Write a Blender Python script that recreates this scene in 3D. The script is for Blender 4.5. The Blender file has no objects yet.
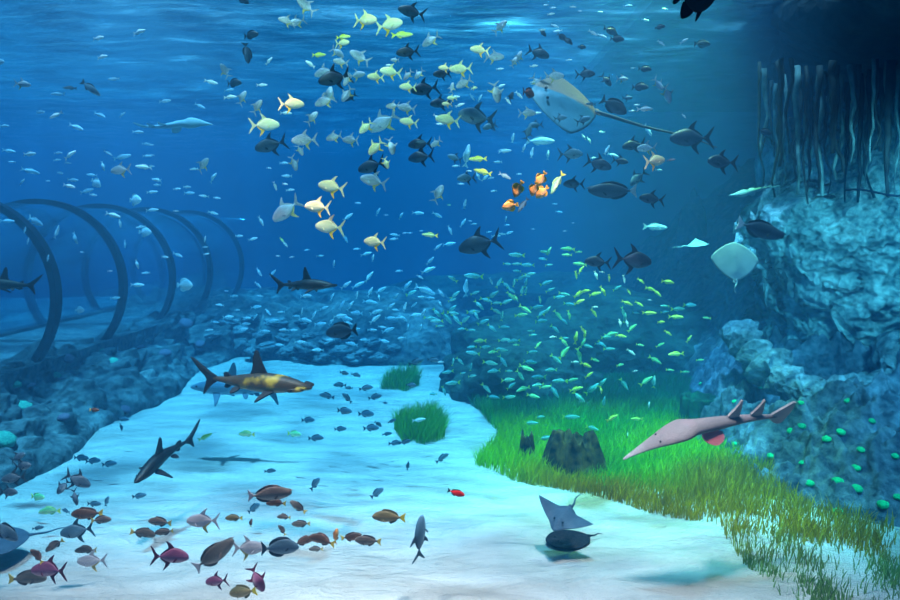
import bpy, bmesh, math, random
import numpy as np
from mathutils import Vector, Matrix, Euler, noise
R = math.radians
rng = random.Random(7)
nrng = np.random.default_rng(7)
SC = bpy.context.scene
COL = SC.collection
EYE, HOR, F = 3.0, 230.0, 700.0

def P(px, py, Y):
    return Vector(((px - 450) / F * Y, Y, EYE - (py - HOR) / F * Y))
def G(px, py):                      # point on the sand seen at a pixel
    Y = EYE * F / (py - HOR)
    return Vector(((px - 450) / F * Y, Y, 0.0))

# ------------------------------------------------------------------ linking
def tag(o, label=None, cat=None, group=None, kind=None):
    if label: o['label'] = label
    if cat: o['category'] = cat
    if group: o['group'] = group
    if kind: o['kind'] = kind
    return o
def link_mesh(name, me, mat=None, parent=None, loc=None, smooth=True):
    o = bpy.data.objects.new(name, me)
    COL.objects.link(o)
    if mat is not None and not me.materials: me.materials.append(mat)
    if parent is not None: o.parent = parent
    if loc is not None: o.location = loc
    if smooth and len(me.polygons): me.polygons.foreach_set('use_smooth', [True] * len(me.polygons))
    return o
def mesh_pv(name, verts, faces):
    me = bpy.data.meshes.new(name)
    me.from_pydata([tuple(v) for v in verts], [], faces)
    me.update()
    return me
def empty(name, loc=(0, 0, 0)):
    o = bpy.data.objects.new(name, None); COL.objects.link(o); o.location = loc
    return o
def fix_normals(me):
    bm = bmesh.new(); bm.from_mesh(me)
    bmesh.ops.recalc_face_normals(bm, faces=bm.faces)
    bm.to_mesh(me); bm.free(); return me

# ------------------------------------------------------------------ materials
class NT:
    def __init__(s, name):
        s.m = bpy.data.materials.new(name); s.m.use_nodes = True
        s.t = s.m.node_tree; s.n = s.t.nodes; s.n.clear()
        s.out = s.n.new('ShaderNodeOutputMaterial')
    def add(s, typ, **kw):
        n = s.n.new(typ)
        for k, v in kw.items():
            if k in n.inputs: n.inputs[k].default_value = v
            else: setattr(n, k, v)
        return n
    def l(s, a, b): s.t.links.new(a, b)
    def ramp(s, fac, stops, interp='LINEAR'):
        r = s.n.new('ShaderNodeValToRGB'); cr = r.color_ramp; cr.interpolation = interp
        while len(cr.elements) < len(stops): cr.elements.new(0.5)
        for e, (p, c) in zip(cr.elements, stops):
            e.position = p; e.color = (*c, 1) if len(c) == 3 else c
        s.l(fac, r.inputs[0]); return r.outputs[0]
    def mix(s, fac, a, b, typ='MIX'):
        m = s.n.new('ShaderNodeMix'); m.data_type = 'RGBA'; m.blend_type = typ
        for sock, v in ((m.inputs[0], fac), (m.inputs[6], a), (m.inputs[7], b)):
            if hasattr(v, 'is_linked'): s.l(v, sock)
            elif isinstance(v, (int, float)): sock.default_value = v
            else: sock.default_value = (*v, 1)
        return m.outputs[2]
def rock_mat(name, c1, c2, c3, scale=3.0, bump=0.6, rough=0.85, speck=None):
    t = NT(name)
    tc = t.add('ShaderNodeNewGeometry')
    n1 = t.add('ShaderNodeTexNoise', Scale=scale, Detail=8.0, Roughness=0.65); t.l(tc.outputs['Position'], n1.inputs['Vector'])
    n2 = t.add('ShaderNodeTexNoise', Scale=scale * 5, Detail=5.0, Roughness=0.6); t.l(tc.outputs['Position'], n2.inputs['Vector'])
    v = t.add('ShaderNodeTexVoronoi', Scale=scale * 3.5); t.l(tc.outputs['Position'], v.inputs['Vector'])
    col = t.ramp(n1.outputs['Fac'], [(0.32, c1), (0.5, c2), (0.68, c3)])
    col = t.mix(0.35, col, t.ramp(n2.outputs['Fac'], [(0.35, c1), (0.65, c3)]))
    if speck:
        col = t.mix(t.ramp(v.outputs['Distance'], [(0.0, (1, 1, 1)), (0.22, (0, 0, 0))]), col, speck)
    p = t.add('ShaderNodeBsdfPrincipled', Roughness=rough); p.inputs['Specular IOR Level'].default_value = 0.12
    t.l(col, p.inputs['Base Color'])
    b = t.add('ShaderNodeBump', Strength=bump, Distance=0.06)
    mx = t.add('ShaderNodeMath', operation='ADD'); t.l(n2.outputs['Fac'], mx.inputs[0]); t.l(v.outputs['Distance'], mx.inputs[1])
    t.l(mx.outputs[0], b.inputs['Height']); t.l(b.outputs[0], p.inputs['Normal'])
    t.l(p.outputs[0], t.out.inputs['Surface'])
    return t.m
def plain_mat(name, c, rough=0.6, metal=0.0, c2=None, scale=8.0, spec=0.15, bump=0.0):
    t = NT(name)
    p = t.add('ShaderNodeBsdfPrincipled', Roughness=rough, Metallic=metal)
    p.inputs['Specular IOR Level'].default_value = spec
    if c2 is None: c2 = tuple(x * 0.75 for x in c)
    tc = t.add('ShaderNodeTexCoord')
    n = t.add('ShaderNodeTexNoise', Scale=scale, Detail=4.0); t.l(tc.outputs['Object'], n.inputs['Vector'])
    t.l(t.ramp(n.outputs['Fac'], [(0.35, c), (0.68, c2)]), p.inputs['Base Color'])
    if bump:
        b = t.add('ShaderNodeBump', Strength=bump, Distance=0.03); t.l(n.outputs['Fac'], b.inputs['Height']); t.l(b.outputs[0], p.inputs['Normal'])
    t.l(p.outputs[0], t.out.inputs['Surface'])
    return t.m

# sand
def sand_mat():
    t = NT('sand')
    g = t.add('ShaderNodeNewGeometry')
    mp = t.add('ShaderNodeMapping'); mp.inputs['Scale'].default_value = (0.55, 1.5, 1.0); mp.inputs['Rotation'].default_value = (0, 0, R(-14))
    t.l(g.outputs['Position'], mp.inputs['Vector'])
    n1 = t.add('ShaderNodeTexNoise', Scale=1.1, Detail=7.0, Roughness=0.6, Distortion=0.8); t.l(mp.outputs[0], n1.inputs['Vector'])
    n2 = t.add('ShaderNodeTexNoise', Scale=60.0, Detail=3.0); t.l(g.outputs['Position'], n2.inputs['Vector'])
    n3 = t.add('ShaderNodeTexNoise', Scale=2.6, Detail=6.0, Roughness=0.62, Distortion=0.5); t.l(mp.outputs[0], n3.inputs['Vector'])
    col = t.ramp(n1.outputs['Fac'], [(0.28, (0.30, 0.275, 0.25)), (0.46, (0.46, 0.44, 0.42)), (0.7, (0.60, 0.58, 0.56))])
    col = t.mix(0.25, col, t.ramp(n2.outputs['Fac'], [(0.3, (0.35, 0.32, 0.29)), (0.7, (0.62, 0.6, 0.57))]))
    p = t.add('ShaderNodeBsdfPrincipled', Roughness=0.95); p.inputs['Specular IOR Level'].default_value = 0.1
    t.l(col, p.inputs['Base Color'])
    ad = t.add('ShaderNodeMath', operation='MULTIPLY_ADD'); ad.inputs[1].default_value = 0.06
    t.l(n2.outputs['Fac'], ad.inputs[0]); t.l(n3.outputs['Fac'], ad.inputs[2])
    b = t.add('ShaderNodeBump', Strength=0.9, Distance=0.26); t.l(ad.outputs[0], b.inputs['Height']); t.l(b.outputs[0], p.inputs['Normal'])
    t.l(p.outputs[0], t.out.inputs['Surface'])
    return t.m

def water_volume_mat():
    t = NT('tank_water')
    ab = t.add('ShaderNodeVolumeAbsorption', Density=ABS_D); ab.inputs['Color'].default_value = (*ABS_C, 1)
    scn = t.add('ShaderNodeVolumeScatter', Density=SCA_D, Anisotropy=0.1); scn.inputs['Color'].default_value = (*SCA_C, 1)
    a = t.add('ShaderNodeAddShader'); t.l(ab.outputs[0], a.inputs[0]); t.l(scn.outputs[0], a.inputs[1])
    t.l(a.outputs[0], t.out.inputs['Volume'])
    t.m.cycles.homogeneous_volume = True
    return t.m
def surface_mat():
    t = NT('rippled_water_surface')
    g = t.add('ShaderNodeNewGeometry')
    mp = t.add('ShaderNodeMapping'); mp.inputs['Scale'].default_value = (1, 1, 1); mp.inputs['Rotation'].default_value = (0, 0, R(25))
    t.l(g.outputs['Position'], mp.inputs['Vector'])
    wn = t.add('ShaderNodeTexNoise', Scale=0.9, Detail=3.0); t.l(mp.outputs[0], wn.inputs['Vector'])
    md = t.add('ShaderNodeMix', data_type='VECTOR'); md.inputs[0].default_value = 0.35
    t.l(mp.outputs[0], md.inputs[4]); t.l(wn.outputs['Color'], md.inputs[5])
    v = t.add('ShaderNodeTexVoronoi', Scale=1.15); v.feature = 'SMOOTH_F1'; v.inputs['Smoothness'].default_value = 0.35
    t.l(md.outputs[1], v.inputs['Vector'])
    v2 = t.add('ShaderNodeTexVoronoi', Scale=2.6); v2.feature = 'SMOOTH_F1'; v2.inputs['Smoothness'].default_value = 0.3
    t.l(md.outputs[1], v2.inputs['Vector'])
    ad = t.add('ShaderNodeMath', operation='MULTIPLY_ADD'); ad.inputs[1].default_value = 0.5
    t.l(v2.outputs['Distance'], ad.inputs[0]); t.l(v.outputs['Distance'], ad.inputs[2])
    # caustics painted into the transparent tint: bright lines between darker cells
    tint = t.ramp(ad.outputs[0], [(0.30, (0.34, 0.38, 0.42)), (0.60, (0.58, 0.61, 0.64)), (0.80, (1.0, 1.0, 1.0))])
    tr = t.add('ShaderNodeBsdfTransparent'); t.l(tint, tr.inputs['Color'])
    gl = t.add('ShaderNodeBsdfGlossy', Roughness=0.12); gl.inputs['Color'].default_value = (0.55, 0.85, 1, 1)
    nb = t.add('ShaderNodeTexNoise', Scale=1.6, Detail=5.0, Roughness=0.55); 
    mp2 = t.add('ShaderNodeMapping'); mp2.inputs['Scale'].default_value = (0.55, 1.3, 1); mp2.inputs['Rotation'].default_value = (0, 0, R(-18))
    t.l(g.outputs['Position'], mp2.inputs['Vector']); t.l(mp2.outputs[0], nb.inputs['Vector'])
    b = t.add('ShaderNodeBump', Strength=1.0, Distance=0.5); t.l(nb.outputs['Fac'], b.inputs['Height']); t.l(b.outputs[0], gl.inputs['Normal'])
    m = t.add('ShaderNodeMixShader'); m.inputs[0].default_value = 0.4
    t.l(tr.outputs[0], m.inputs[1]); t.l(gl.outputs[0], m.inputs[2])
    # noise streaks set where the surface glows, painted in for daylit ripple crests
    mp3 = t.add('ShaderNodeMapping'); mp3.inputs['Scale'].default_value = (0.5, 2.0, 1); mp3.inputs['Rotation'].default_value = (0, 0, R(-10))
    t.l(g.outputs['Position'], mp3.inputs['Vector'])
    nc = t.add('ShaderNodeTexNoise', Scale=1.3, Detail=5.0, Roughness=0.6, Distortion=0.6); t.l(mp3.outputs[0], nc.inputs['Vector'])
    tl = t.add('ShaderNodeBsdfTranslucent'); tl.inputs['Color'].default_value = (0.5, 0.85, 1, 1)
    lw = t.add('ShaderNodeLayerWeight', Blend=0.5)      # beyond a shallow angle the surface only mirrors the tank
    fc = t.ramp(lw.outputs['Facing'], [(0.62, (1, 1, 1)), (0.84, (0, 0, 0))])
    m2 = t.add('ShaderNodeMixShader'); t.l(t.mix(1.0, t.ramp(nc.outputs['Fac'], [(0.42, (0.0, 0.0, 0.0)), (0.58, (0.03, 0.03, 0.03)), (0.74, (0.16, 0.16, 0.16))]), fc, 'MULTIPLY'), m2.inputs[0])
    t.l(m.outputs[0], m2.inputs[1]); t.l(tl.outputs[0], m2.inputs[2])
    t.l(m2.outputs[0], t.out.inputs['Surface'])
    return t.m
def acrylic_mat():
    t = NT('clear_acrylic')
    lw = t.add('ShaderNodeLayerWeight', Blend=0.25)
    tr = t.add('ShaderNodeBsdfTransparent'); tr.inputs['Color'].default_value = (0.93, 0.97, 0.99, 1)
    gl = t.add('ShaderNodeBsdfGlossy', Roughness=0.08); gl.inputs['Color'].default_value = (0.8, 0.95, 1, 1)
    mm = t.add('ShaderNodeMath', operation='MULTIPLY'); mm.inputs[1].default_value = 0.45
    t.l(lw.outputs['Fresnel'], mm.inputs[0])
    m = t.add('ShaderNodeMixShader'); t.l(mm.outputs[0], m.inputs[0]); t.l(tr.outputs[0], m.inputs[1]); t.l(gl.outputs[0], m.inputs[2])
    t.l(m.outputs[0], t.out.inputs['Surface'])
    return t.m

# ------------------------------------------------------------------ tuning
ABS_D, ABS_C = 0.16, (0.0, 0.72, 0.90)
SCA_D, SCA_C = 0.023, (0.06, 0.50, 1.0)
SURF = 6.4

M = {}
M['sand'] = sand_mat()
M['ridge'] = rock_mat('reef_rock_slate', (0.006, 0.011, 0.017), (0.03, 0.05, 0.058), (0.22, 0.28, 0.29), 1.6, 0.9)
M['crust'] = rock_mat('encrusted_cliff', (0.015, 0.045, 0.055), (0.20, 0.31, 0.32), (0.78, 0.86, 0.84), 2.0, 1.0, speck=None)
M['rubble'] = rock_mat('dark_rubble', (0.008, 0.014, 0.028), (0.035, 0.055, 0.08), (0.22, 0.29, 0.36), 1.8, 0.6)
M['dark'] = rock_mat('dark_overhang', (0.012, 0.016, 0.02), (0.03, 0.035, 0.04), (0.06, 0.07, 0.075), 1.5, 0.8)
M['pale'] = rock_mat('pale_reef_stone', (0.03, 0.045, 0.05), (0.11, 0.14, 0.16), (0.30, 0.36, 0.38), 1.6, 0.7)
M['root_pale'] = plain_mat('root_algae', (0.16, 0.24, 0.24), 0.8, 0, (0.06, 0.09, 0.09), 6.0, bump=0.5)
M['root'] = plain_mat('root_bark_shaded', (0.03, 0.038, 0.04), 0.8, 0, (0.008, 0.01, 0.012), 6.0, bump=0.5)  # bark darkened in place of shade from the overhang
M['wood'] = plain_mat('sunken_wood', (0.004, 0.003, 0.002), 0.9, 0, (0.11, 0.07, 0.025), 8.0, bump=0.8)
M['weedy'] = rock_mat('weedy_rock', (0.006, 0.012, 0.014), (0.02, 0.045, 0.04), (0.05, 0.11, 0.08), 1.6, 0.9)
M['rim'] = rock_mat('rim_rock', (0.015, 0.025, 0.03), (0.07, 0.11, 0.13), (0.28, 0.36, 0.40), 2.4, 1.0)
M['hoop'] = plain_mat('steel_hoop', (0.006, 0.009, 0.02), 0.9, 0.0, spec=0.05)
M['acrylic'] = acrylic_mat()
M['wall'] = plain_mat('painted_tank_wall', (0.02, 0.07, 0.13), 0.9, 0, (0.03, 0.1, 0.18), 0.3)
M['coral_green'] = plain_mat('green_coral', (0.0, 0.48, 0.18), 0.8, 0, (0.0, 0.32, 0.12), 14.0, bump=0.4)
M['coral_teal'] = plain_mat('teal_coral', (0.04, 0.30, 0.22), 0.7, 0, (0.08, 0.42, 0.30), 12.0, bump=0.6)
M['coral_pink'] = plain_mat('mauve_coral', (0.12, 0.08, 0.13), 0.7, 0, (0.16, 0.13, 0.18), 12.0, bump=0.6)

# ------------------------------------------------------------------ tank shell
def grid_mesh(name, xs, ys, hf):
    nx, ny = len(xs), len(ys)
    v = [hf(x, y) for y in ys for x in xs]
    f = [(j * nx + i, j * nx + i + 1, (j + 1) * nx + i + 1, (j + 1) * nx + i) for j in range(ny - 1) for i in range(nx - 1)]
    return mesh_pv(name, v, f)
def sand_h(x, y):
    k = noise.noise((x * 0.35, y * 0.35, 3.1)) * 0.10 + noise.noise((x * 0.9 + y * 0.25, y * 1.8, 9.0)) * 0.045
    k += noise.noise((x * 2.2 + y * .6, y * 4.4, 4.0)) * 0.016
    return k
xs = np.linspace(-24, 14, 270); ys = 2.5 + (np.linspace(0, 1, 260) ** 1.6) * 29.5
o = link_mesh('floor', grid_mesh('floor', xs, ys, lambda x, y: (x, y, sand_h(x, y) - 0.06)), M['sand']); tag(o, kind='structure')
def box_mesh(name, a, b):
    (x0, y0, z0), (x1, y1, z1) = a, b
    v = [(x, y, z) for z in (z0, z1) for y in (y0, y1) for x in (x0, x1)]
    f = [(0, 2, 3, 1), (4, 5, 7, 6), (0, 1, 5, 4), (2, 6, 7, 3), (0, 4, 6, 2), (1, 3, 7, 5)]
    return mesh_pv(name, v, f)
for nm, a, b in (('wall_back', (-24.3, 32, -1), (14.3, 32.3, 9)), ('wall_left', (-24.3, -3, -1), (-24, 32, 9)), ('wall_right', (14, -3, -1), (14.3, 32, 9))):
    tag(link_mesh(nm, box_mesh(nm, a, b), M['wall'], smooth=False), kind='structure')
o = link_mesh('shade_deck', box_mesh('shade_deck', (-24, -3, 7.6), (14, 5.0, 7.9)), M['wall'], smooth=False); tag(o, kind='structure')  # unseen deck added to shade the front sand
for a_, b_ in (((3.2, 5.0, 8.3), (14, 8.6, 8.6)), ((4.7, 8.6, 8.3), (14, 31.5, 8.6))):  # more unseen decks, added to darken the water on the right
    o = link_mesh('shade_deck', box_mesh('shade_deck', a_, b_), M['wall'], smooth=False); tag(o, kind='structure')
def graded_shade_mat(name, k):                # added unseen strips that grade the edge of the deck's shade
    t = NT(name); tr = t.add('ShaderNodeBsdfTransparent'); tr.inputs['Color'].default_value = (k, k, k, 1)
    tc = t.add('ShaderNodeTexCoord'); n = t.add('ShaderNodeTexNoise', Scale=3.0); t.l(tc.outputs['Object'], n.inputs['Vector'])
    t.l(t.ramp(n.outputs['Fac'], [(0.0, (k * .9,) * 3), (1.0, (k * 1.1,) * 3)]), tr.inputs['Color'])
    t.l(tr.outputs[0], t.out.inputs['Surface']); return t.m
for n_, (ya, yb, k_) in enumerate(((5.0, 5.5, .2), (5.5, 6.0, .4), (6.0, 6.5, .6), (6.5, 7.0, .8)), 1):
    o = link_mesh('shade_strip_%d' % n_, grid_mesh('shade_strip_%d' % n_, [-24, 3.2], [ya, yb], lambda x, y: (x, y, 7.75)), graded_shade_mat('graded_shade_strip', k_), smooth=False); tag(o, kind='structure')
o = link_mesh('water', box_mesh('water', (-23.95, -2.5, -0.9), (13.95, 31.95, SURF)), water_volume_mat(), smooth=False); tag(o, kind='structure')
xs = np.linspace(-23.9, 13.9, 230); ys = np.linspace(-2.4, 31.9, 220)
def wave(x, y):
    return (x, y, SURF + 0.02 + 0.07 * noise.noise((x * 0.5, y * 0.9, 0)) + 0.05 * noise.noise((x * 1.1 + 0.4 * y, y * 1.9, 5)))
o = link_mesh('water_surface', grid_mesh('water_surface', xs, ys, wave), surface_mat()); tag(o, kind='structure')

# ------------------------------------------------------------------ rock helpers
def lump(p, s, seed=0.0):                # cobbled relief: high in the middle of a cell, low at the seams
    d, _ = noise.voronoi(Vector((p[0] * s + seed, p[1] * s + seed * .7, p[2] * s)))
    return min(1.0, d[1] - d[0])
def fbm(p, s, o=4, seed=0.0):
    return noise.fractal(Vector((p[0] * s + seed, p[1] * s, p[2] * s)), 1.0, 2.0, o)
def blob_mesh(name, r, amp=0.2, s=1.5, seed=0.0, sub=4, lumpy=0.0):
    bm = bmesh.new(); bmesh.ops.create_icosphere(bm, subdivisions=sub, radius=1.0)
    for v in bm.verts:
        d = v.co.normalized()
        k = 1 + amp * fbm(d, s, 5, seed) + (lumpy * (lump(d, s * 2.2, seed) - 0.4) if lumpy else 0)
        v.co = Vector((d.x * r[0] * k, d.y * r[1] * k, d.z * r[2] * k))
    me = bpy.data.meshes.new(name); bm.to_mesh(me); bm.free(); return me

# left reef ridge: a long rock bank running away beside the tunnel
def ridge():
    nu, nv = 420, 110
    V = []
    for j in range(nu):
        y = 5.2 + (j / (nu - 1)) ** 1.25 * 14.3
        hgt = 1.02 + 0.16 * noise.noise((y * 0.7, 0, 2)) + (0.1 if y < 9 else 0)
        for i in range(nv):
            a = i / (nv - 1)
            x = -7.4 + a * 2.25
            prof = math.sin(min(1, max(0, (1 - a) * 1.0)) ** 0.75 * math.pi * 0.62 ) if a > 0.0 else 0
            z = hgt * min(1.0, 1.25 * (1 - a) ** 0.62) * (0.55 + 0.45 * min(1, a * 5))
            p = Vector((x, y, z))
            k = 0.55 * (lump(p, 1.05, 3) - 0.4) + 0.26 * (lump(p, 2.6, 8) - 0.4) + 0.28 * fbm(p, 1.2, 5, 2)
            w = min(1.0, (1 - a) * 5 + 0.25)
            n = Vector((0.75, 0, 0.65))
            p = p + n * k * w
            p.x += 0.35 * noise.noise((y * 0.5, 7, 0)) 
            if i == nv - 1: p.z = -0.25
            V.append(p)
    Fc = [(j * nv + i, j * nv + i + 1, (j + 1) * nv + i + 1, (j + 1) * nv + i) for j in range(nu - 1) for i in range(nv - 1)]
    me = fix_normals(mesh_pv('reef_ridge', V, Fc))
    return link_mesh('reef_ridge', me, M['ridge'])
tag(ridge(), 'long dark blue reef ridge running back beside the glass tunnel', 'rock')

# ------------------------------------------------------------------ acrylic tunnel
TX, TZ, TR = -7.95, 1.9, 1.62
HY = [8.85, 11.2, 13.5, 15.9, 18.4, 21.2]
def tunnel():
    root = empty('viewing_tunnel', (TX, 6, 0))
    tag(root, 'clear acrylic viewing tunnel with dark steel hoops behind the left reef ridge', 'tunnel')
    off = -Vector((TX, 6, 0))
    n = 72; V = []; Fc = []
    Y0, Y1 = 4.0, 26.0
    for rr in (TR - 0.09, TR - 0.03):
        for yy in (Y0, Y1):
            for k in range(n + 1):
                a = R(-42) + (R(222) - R(-42)) * k / n
                V.append(Vector((TX + rr * math.cos(a), yy, TZ + rr * math.sin(a))) + off)
    m = n + 1
    for k in range(n):
        Fc += [(k, k + 1, m + k + 1, m + k), (2 * m + k, 3 * m + k, 3 * m + k + 1, 2 * m + k + 1)]
        Fc += [(k, 2 * m + k, 2 * m + k + 1, k + 1), (m + k, m + k + 1, 3 * m + k + 1, 3 * m + k)]
    Fc += [(0, m, 3 * m, 2 * m), (n, 2 * m + n, 3 * m + n, m + n)]
    link_mesh('acrylic_shell', fix_normals(mesh_pv('acrylic_shell', V, Fc)), M['acrylic'], root)
    for y in HY:
        V = []; Fc = []
        for k in range(n + 1):
            a = R(-50) + (R(230) - R(-50)) * k / n
            for rr, dy in ((TR - 0.02, -0.09), (TR + 0.08, -0.09), (TR + 0.08, 0.09), (TR - 0.02, 0.09)):
                V.append(Vector((TX + rr * math.cos(a), y + dy, TZ + rr * math.sin(a))) + off)
        for k in range(n):
            for q in range(4):
                Fc.append((k * 4 + q, k * 4 + (q + 1) % 4, k * 4 + 4 + (q + 1) % 4, k * 4 + 4 + q))
        Fc += [(0, 1, 2, 3), (n * 4 + 3, n * 4 + 2, n * 4 + 1, n * 4)]
        link_mesh('hoop', fix_normals(mesh_pv('hoop', V, Fc)), M['hoop'], root, smooth=False)
    link_mesh('walkway', box_mesh('walkway', Vector((TX - TR * .78, Y0, 0.3)) + off, Vector((TX + TR * .78, Y1, TZ - TR * 0.66)) + off), M['pale'], root, smooth=False)
    # plinth walls that carry the acrylic
    for s in (-1, 1):
        x = TX + s * TR * 0.80
        link_mesh('plinth', box_mesh('plinth', Vector((x - 0.16, Y0, -0.3)) + off, Vector((x + 0.16, Y1, TZ - TR * 0.62)) + off), M['ridge'], root, smooth=False)
tunnel()

# ------------------------------------------------------------------ right rock pile, rim, boulder, overhang
def xb(Y):      # foot of the rubble slope
    pts = [(5.5, 6.6), (6.4, 5.6), (7.1, 4.60), (7.6, 3.95), (8.1, 3.6), (9, 3.5), (10, 3.55), (11.5, 3.9), (13, 4.4), (15, 5.2), (18, 6)]
    return float(np.interp(Y, [p[0] for p in pts], [p[1] for p in pts]))
def pile_h(x, y):
    d = x - xb(y)
    if d < -0.3: return -0.3
    d = max(0.0, d)
    base = 1.28 * (1 - math.exp(-d / 1.15))
    if y < 8.2: base *= 0.55 + 0.45 * max(0, (y - 5.5) / 2.7)
    base += 0.35 * max(0, min(1, (y - 9.3) / 2.5)) * min(1, d / 0.8)
    # hollow under the boulder
    c = ((x - 5.05) / 1.0) ** 2 + ((y - 9.75) / 0.95) ** 2
    if c < 1: base -= 0.95 * (1 - c) ** 0.7
    rim = math.exp(-((math.sqrt(c) - 1.06) / 0.13) ** 2)
    base += 0.2 * rim * (1 if y < 10.2 else 0.4)
    return base
def rubble():
    xs = np.linspace(3.0, 9.5, 300); ys = np.linspace(5.4, 16, 400)
    def hf(x, y):
        z = pile_h(x, y); d = x - xb(y)
        w = max(0.0, min(1, (d + 0.25) / 0.5))
        p = Vector((x, y, z * 0.8))
        z += w * (0.24 * (lump(p, 1.6, 1) - 0.35) - 0.34 * (min(.5, lump(p, 2.9, 4)) - 0.2) + 0.20 * (lump(p, 4.4, 2) - .35) + 0.10 * fbm(p, 3, 4))
        if d < 0: z = min(z, 0.1 + d) if d > -0.25 else -0.35
        return (x + 0.1 * noise.noise((x * 3, y * 3, z)), y, z)
    o = link_mesh('rubble_slope', fix_normals(grid_mesh('rubble_slope', xs, ys, hf)), M['rubble'])
    tag(o, 'dark blue lumpy rubble slope dotted with green corals at the right', 'rock')
rubble()
def rel_blob(name, mat, c, r, label, cat='rock', **kw):
    o = link_mesh(name, blob_mesh(name, r, **kw), mat, loc=c); tag(o, label, cat); return o
def cliff():
    # encrusted rock face above the hollow: a displaced, bulging sheet with a back
    nu, nv = 240, 260; V = []
    for j in range(nv):
        t = j / (nv - 1); z = 0.2 + 4.8 * t
        for i in range(nu):
            s = i / (nu - 1)
            a = s * 1.0
            x = 5.2 + 5.5 * s + 0.7 * max(0, z - 3.3) + 0.25 * math.sin(z * 1.3)
            bul = 1.0 - (2 * min(s, 0.5) - 1) ** 2
            y = 11.3 - 1.55 * bul ** 0.6 * min(1, max(0.1, (z - 0.3) / 1.6)) + 0.3 * max(0, z - 3.2) - 0.55 * s
            p = Vector((x, y, z))
            k = 0.42 * fbm(p, 0.9, 5, 5) + 0.2 * (lump(p, 2.0, 6) - 0.35) + 0.13 * (lump(p, 5.0, 2) - 0.35) + 0.13 * fbm(p, 4.0, 4, 9)
            V.append(p + Vector((-0.35, -0.93, 0.1)) * k)
    Fc = [(j * nu + i, j * nu + i + 1, (j + 1) * nu + i + 1, (j + 1) * nu + i) for j in range(nv - 1) for i in range(nu - 1)]
    me = mesh_pv('encrusted_boulder', V, Fc)
    o = link_mesh('encrusted_boulder', me, M['crust'])
    md = o.modifiers.new('depth', 'SOLIDIFY'); md.thickness = 0.9; md.offset = -1
    tag(o, 'huge pale turquoise encrusted boulder over the dark hollow at the right', 'rock')
cliff()
rel_blob('overhang', M['dark'], (8.0, 9.2, 6.2), (3.1, 5.2, 1.4), 'black rock overhang at the top right that the roots hang from', 'rock', amp=0.2, s=1.2, seed=4, sub=5)
def back_slope():
    xs = np.linspace(4.2, 13.9, 120); ys = np.linspace(13, 30, 120)
    def hf(x, y):
        d = x - (4.6 + 0.10 * (y - 13))
        z = 5.2 * max(0, d / 5.5) ** 0.75 if d > 0 else -0.2
        p = Vector((x, y, z)); z += 0.4 * fbm(p, 0.7, 5) + 0.3 * (lump(p, 1.3) - 0.4)
        return (x, y, min(z, 6.0))
    tag(link_mesh('rock_bank', grid_mesh('rock_bank', xs, ys, hf), M['ridge']), 'dim blue rock bank rising behind the encrusted boulder', 'rock')
back_slope()
rel_blob('rock_spire', M['pale'], P(692, 300, 22), (0.6, 0.6, 3.2), 'pale upright rock spire in the blue haze left of the boulder', 'rock', amp=0.25, s=1.4, seed=11)

def tube(name, pts, rads, n=7):
    V = []; Fc = []
    for k, (p, r) in enumerate(zip(pts, rads)):
        d = (pts[min(k + 1, len(pts) - 1)] - pts[max(k - 1, 0)]).normalized()
        u = d.orthogonal().normalized(); 
        if k and u.dot(pu) < 0.9:
            u = (pu - d * pu.dot(d)).normalized()
        pu = u; w = d.cross(u)
        for q in range(n):
            a = 2 * math.pi * q / n
            V.append(p + (u * math.cos(a) + w * math.sin(a)) * r)
    for k in range(len(pts) - 1):
        for q in range(n):
            Fc.append((k * n + q, k * n + (q + 1) % n, (k + 1) * n + (q + 1) % n, (k + 1) * n + q))
    Fc += [tuple(range(n - 1, -1, -1)), tuple(range((len(pts) - 1) * n, len(pts) * n))]
    return mesh_pv(name, V, Fc)
# hanging roots
NR = 46
for k in range(NR):
    px = 760 + k * 3.7 + rng.uniform(-2, 2)
    Y = rng.uniform(8.7, 10.4)
    zt = 5.15; zb = EYE - (rng.uniform(150, 205) - HOR) / F * Y
    x0 = (px - 450) / F * Y
    L = zt - zb
    pts = [Vector((0.09 * noise.noise((k * 3.3, q * 0.3, 1)) * q * 0.2, 0.1 * noise.noise((k * 2.1, q * .5, 8)), -L * q / 9)) for q in range(10)]
    r0 = rng.uniform(0.02, 0.055)
    me = tube('hanging_root', pts, [r0 * (1 - 0.07 * q + 0.25 * noise.noise((k, q * 1.3, 0))) for q in range(10)])
    o = link_mesh('hanging_root', me, M['root_pale' if k % 3 == 1 else 'root'], loc=(x0, Y, zt))
    tag(o, ('%s hanging root counted from the left below the black overhang' % ORD(k)) if 0 else None, 'root', 'roots hanging below the black overhang')
ROOTS = [ob for ob in bpy.data.objects if ob.name.startswith('hanging_root')]

# raised rim that curls round the hollow under the boulder
rp = [P(*q) for q in ((742, 322, 10.8), (752, 338, 10.3), (765, 353, 9.9), (785, 371, 9.5), (810, 384, 9.2), (832, 388, 9.0), (852, 382, 9.0), (870, 380, 9.1), (884, 384, 9.2), (893, 362, 9.4), (899, 330, 9.6))]
cv = []
for i in range(len(rp) - 1):
    p0, p1, p2, p3 = rp[max(0, i - 1)], rp[i], rp[i + 1], rp[min(len(rp) - 1, i + 2)]
    for q in range(12):
        u = q / 12; cv.append(.5 * ((2 * p1) + (p2 - p0) * u + (2 * p0 - 5 * p1 + 4 * p2 - p3) * u * u + (3 * p1 - p0 - 3 * p2 + p3) * u ** 3))
me = tube('curved_rock', cv, [.22 + .09 * noise.noise((i * .23, 1, 2)) for i in range(len(cv))], 40)
for v in me.vertices: v.co += Vector((.14, -.12, .12)) * fbm(v.co, 2.4, 5, 6) + Vector((0, -.12, .06)) * (lump(v.co, 3.4, 3) - .4) + Vector((0, .05, -.12))
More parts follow.
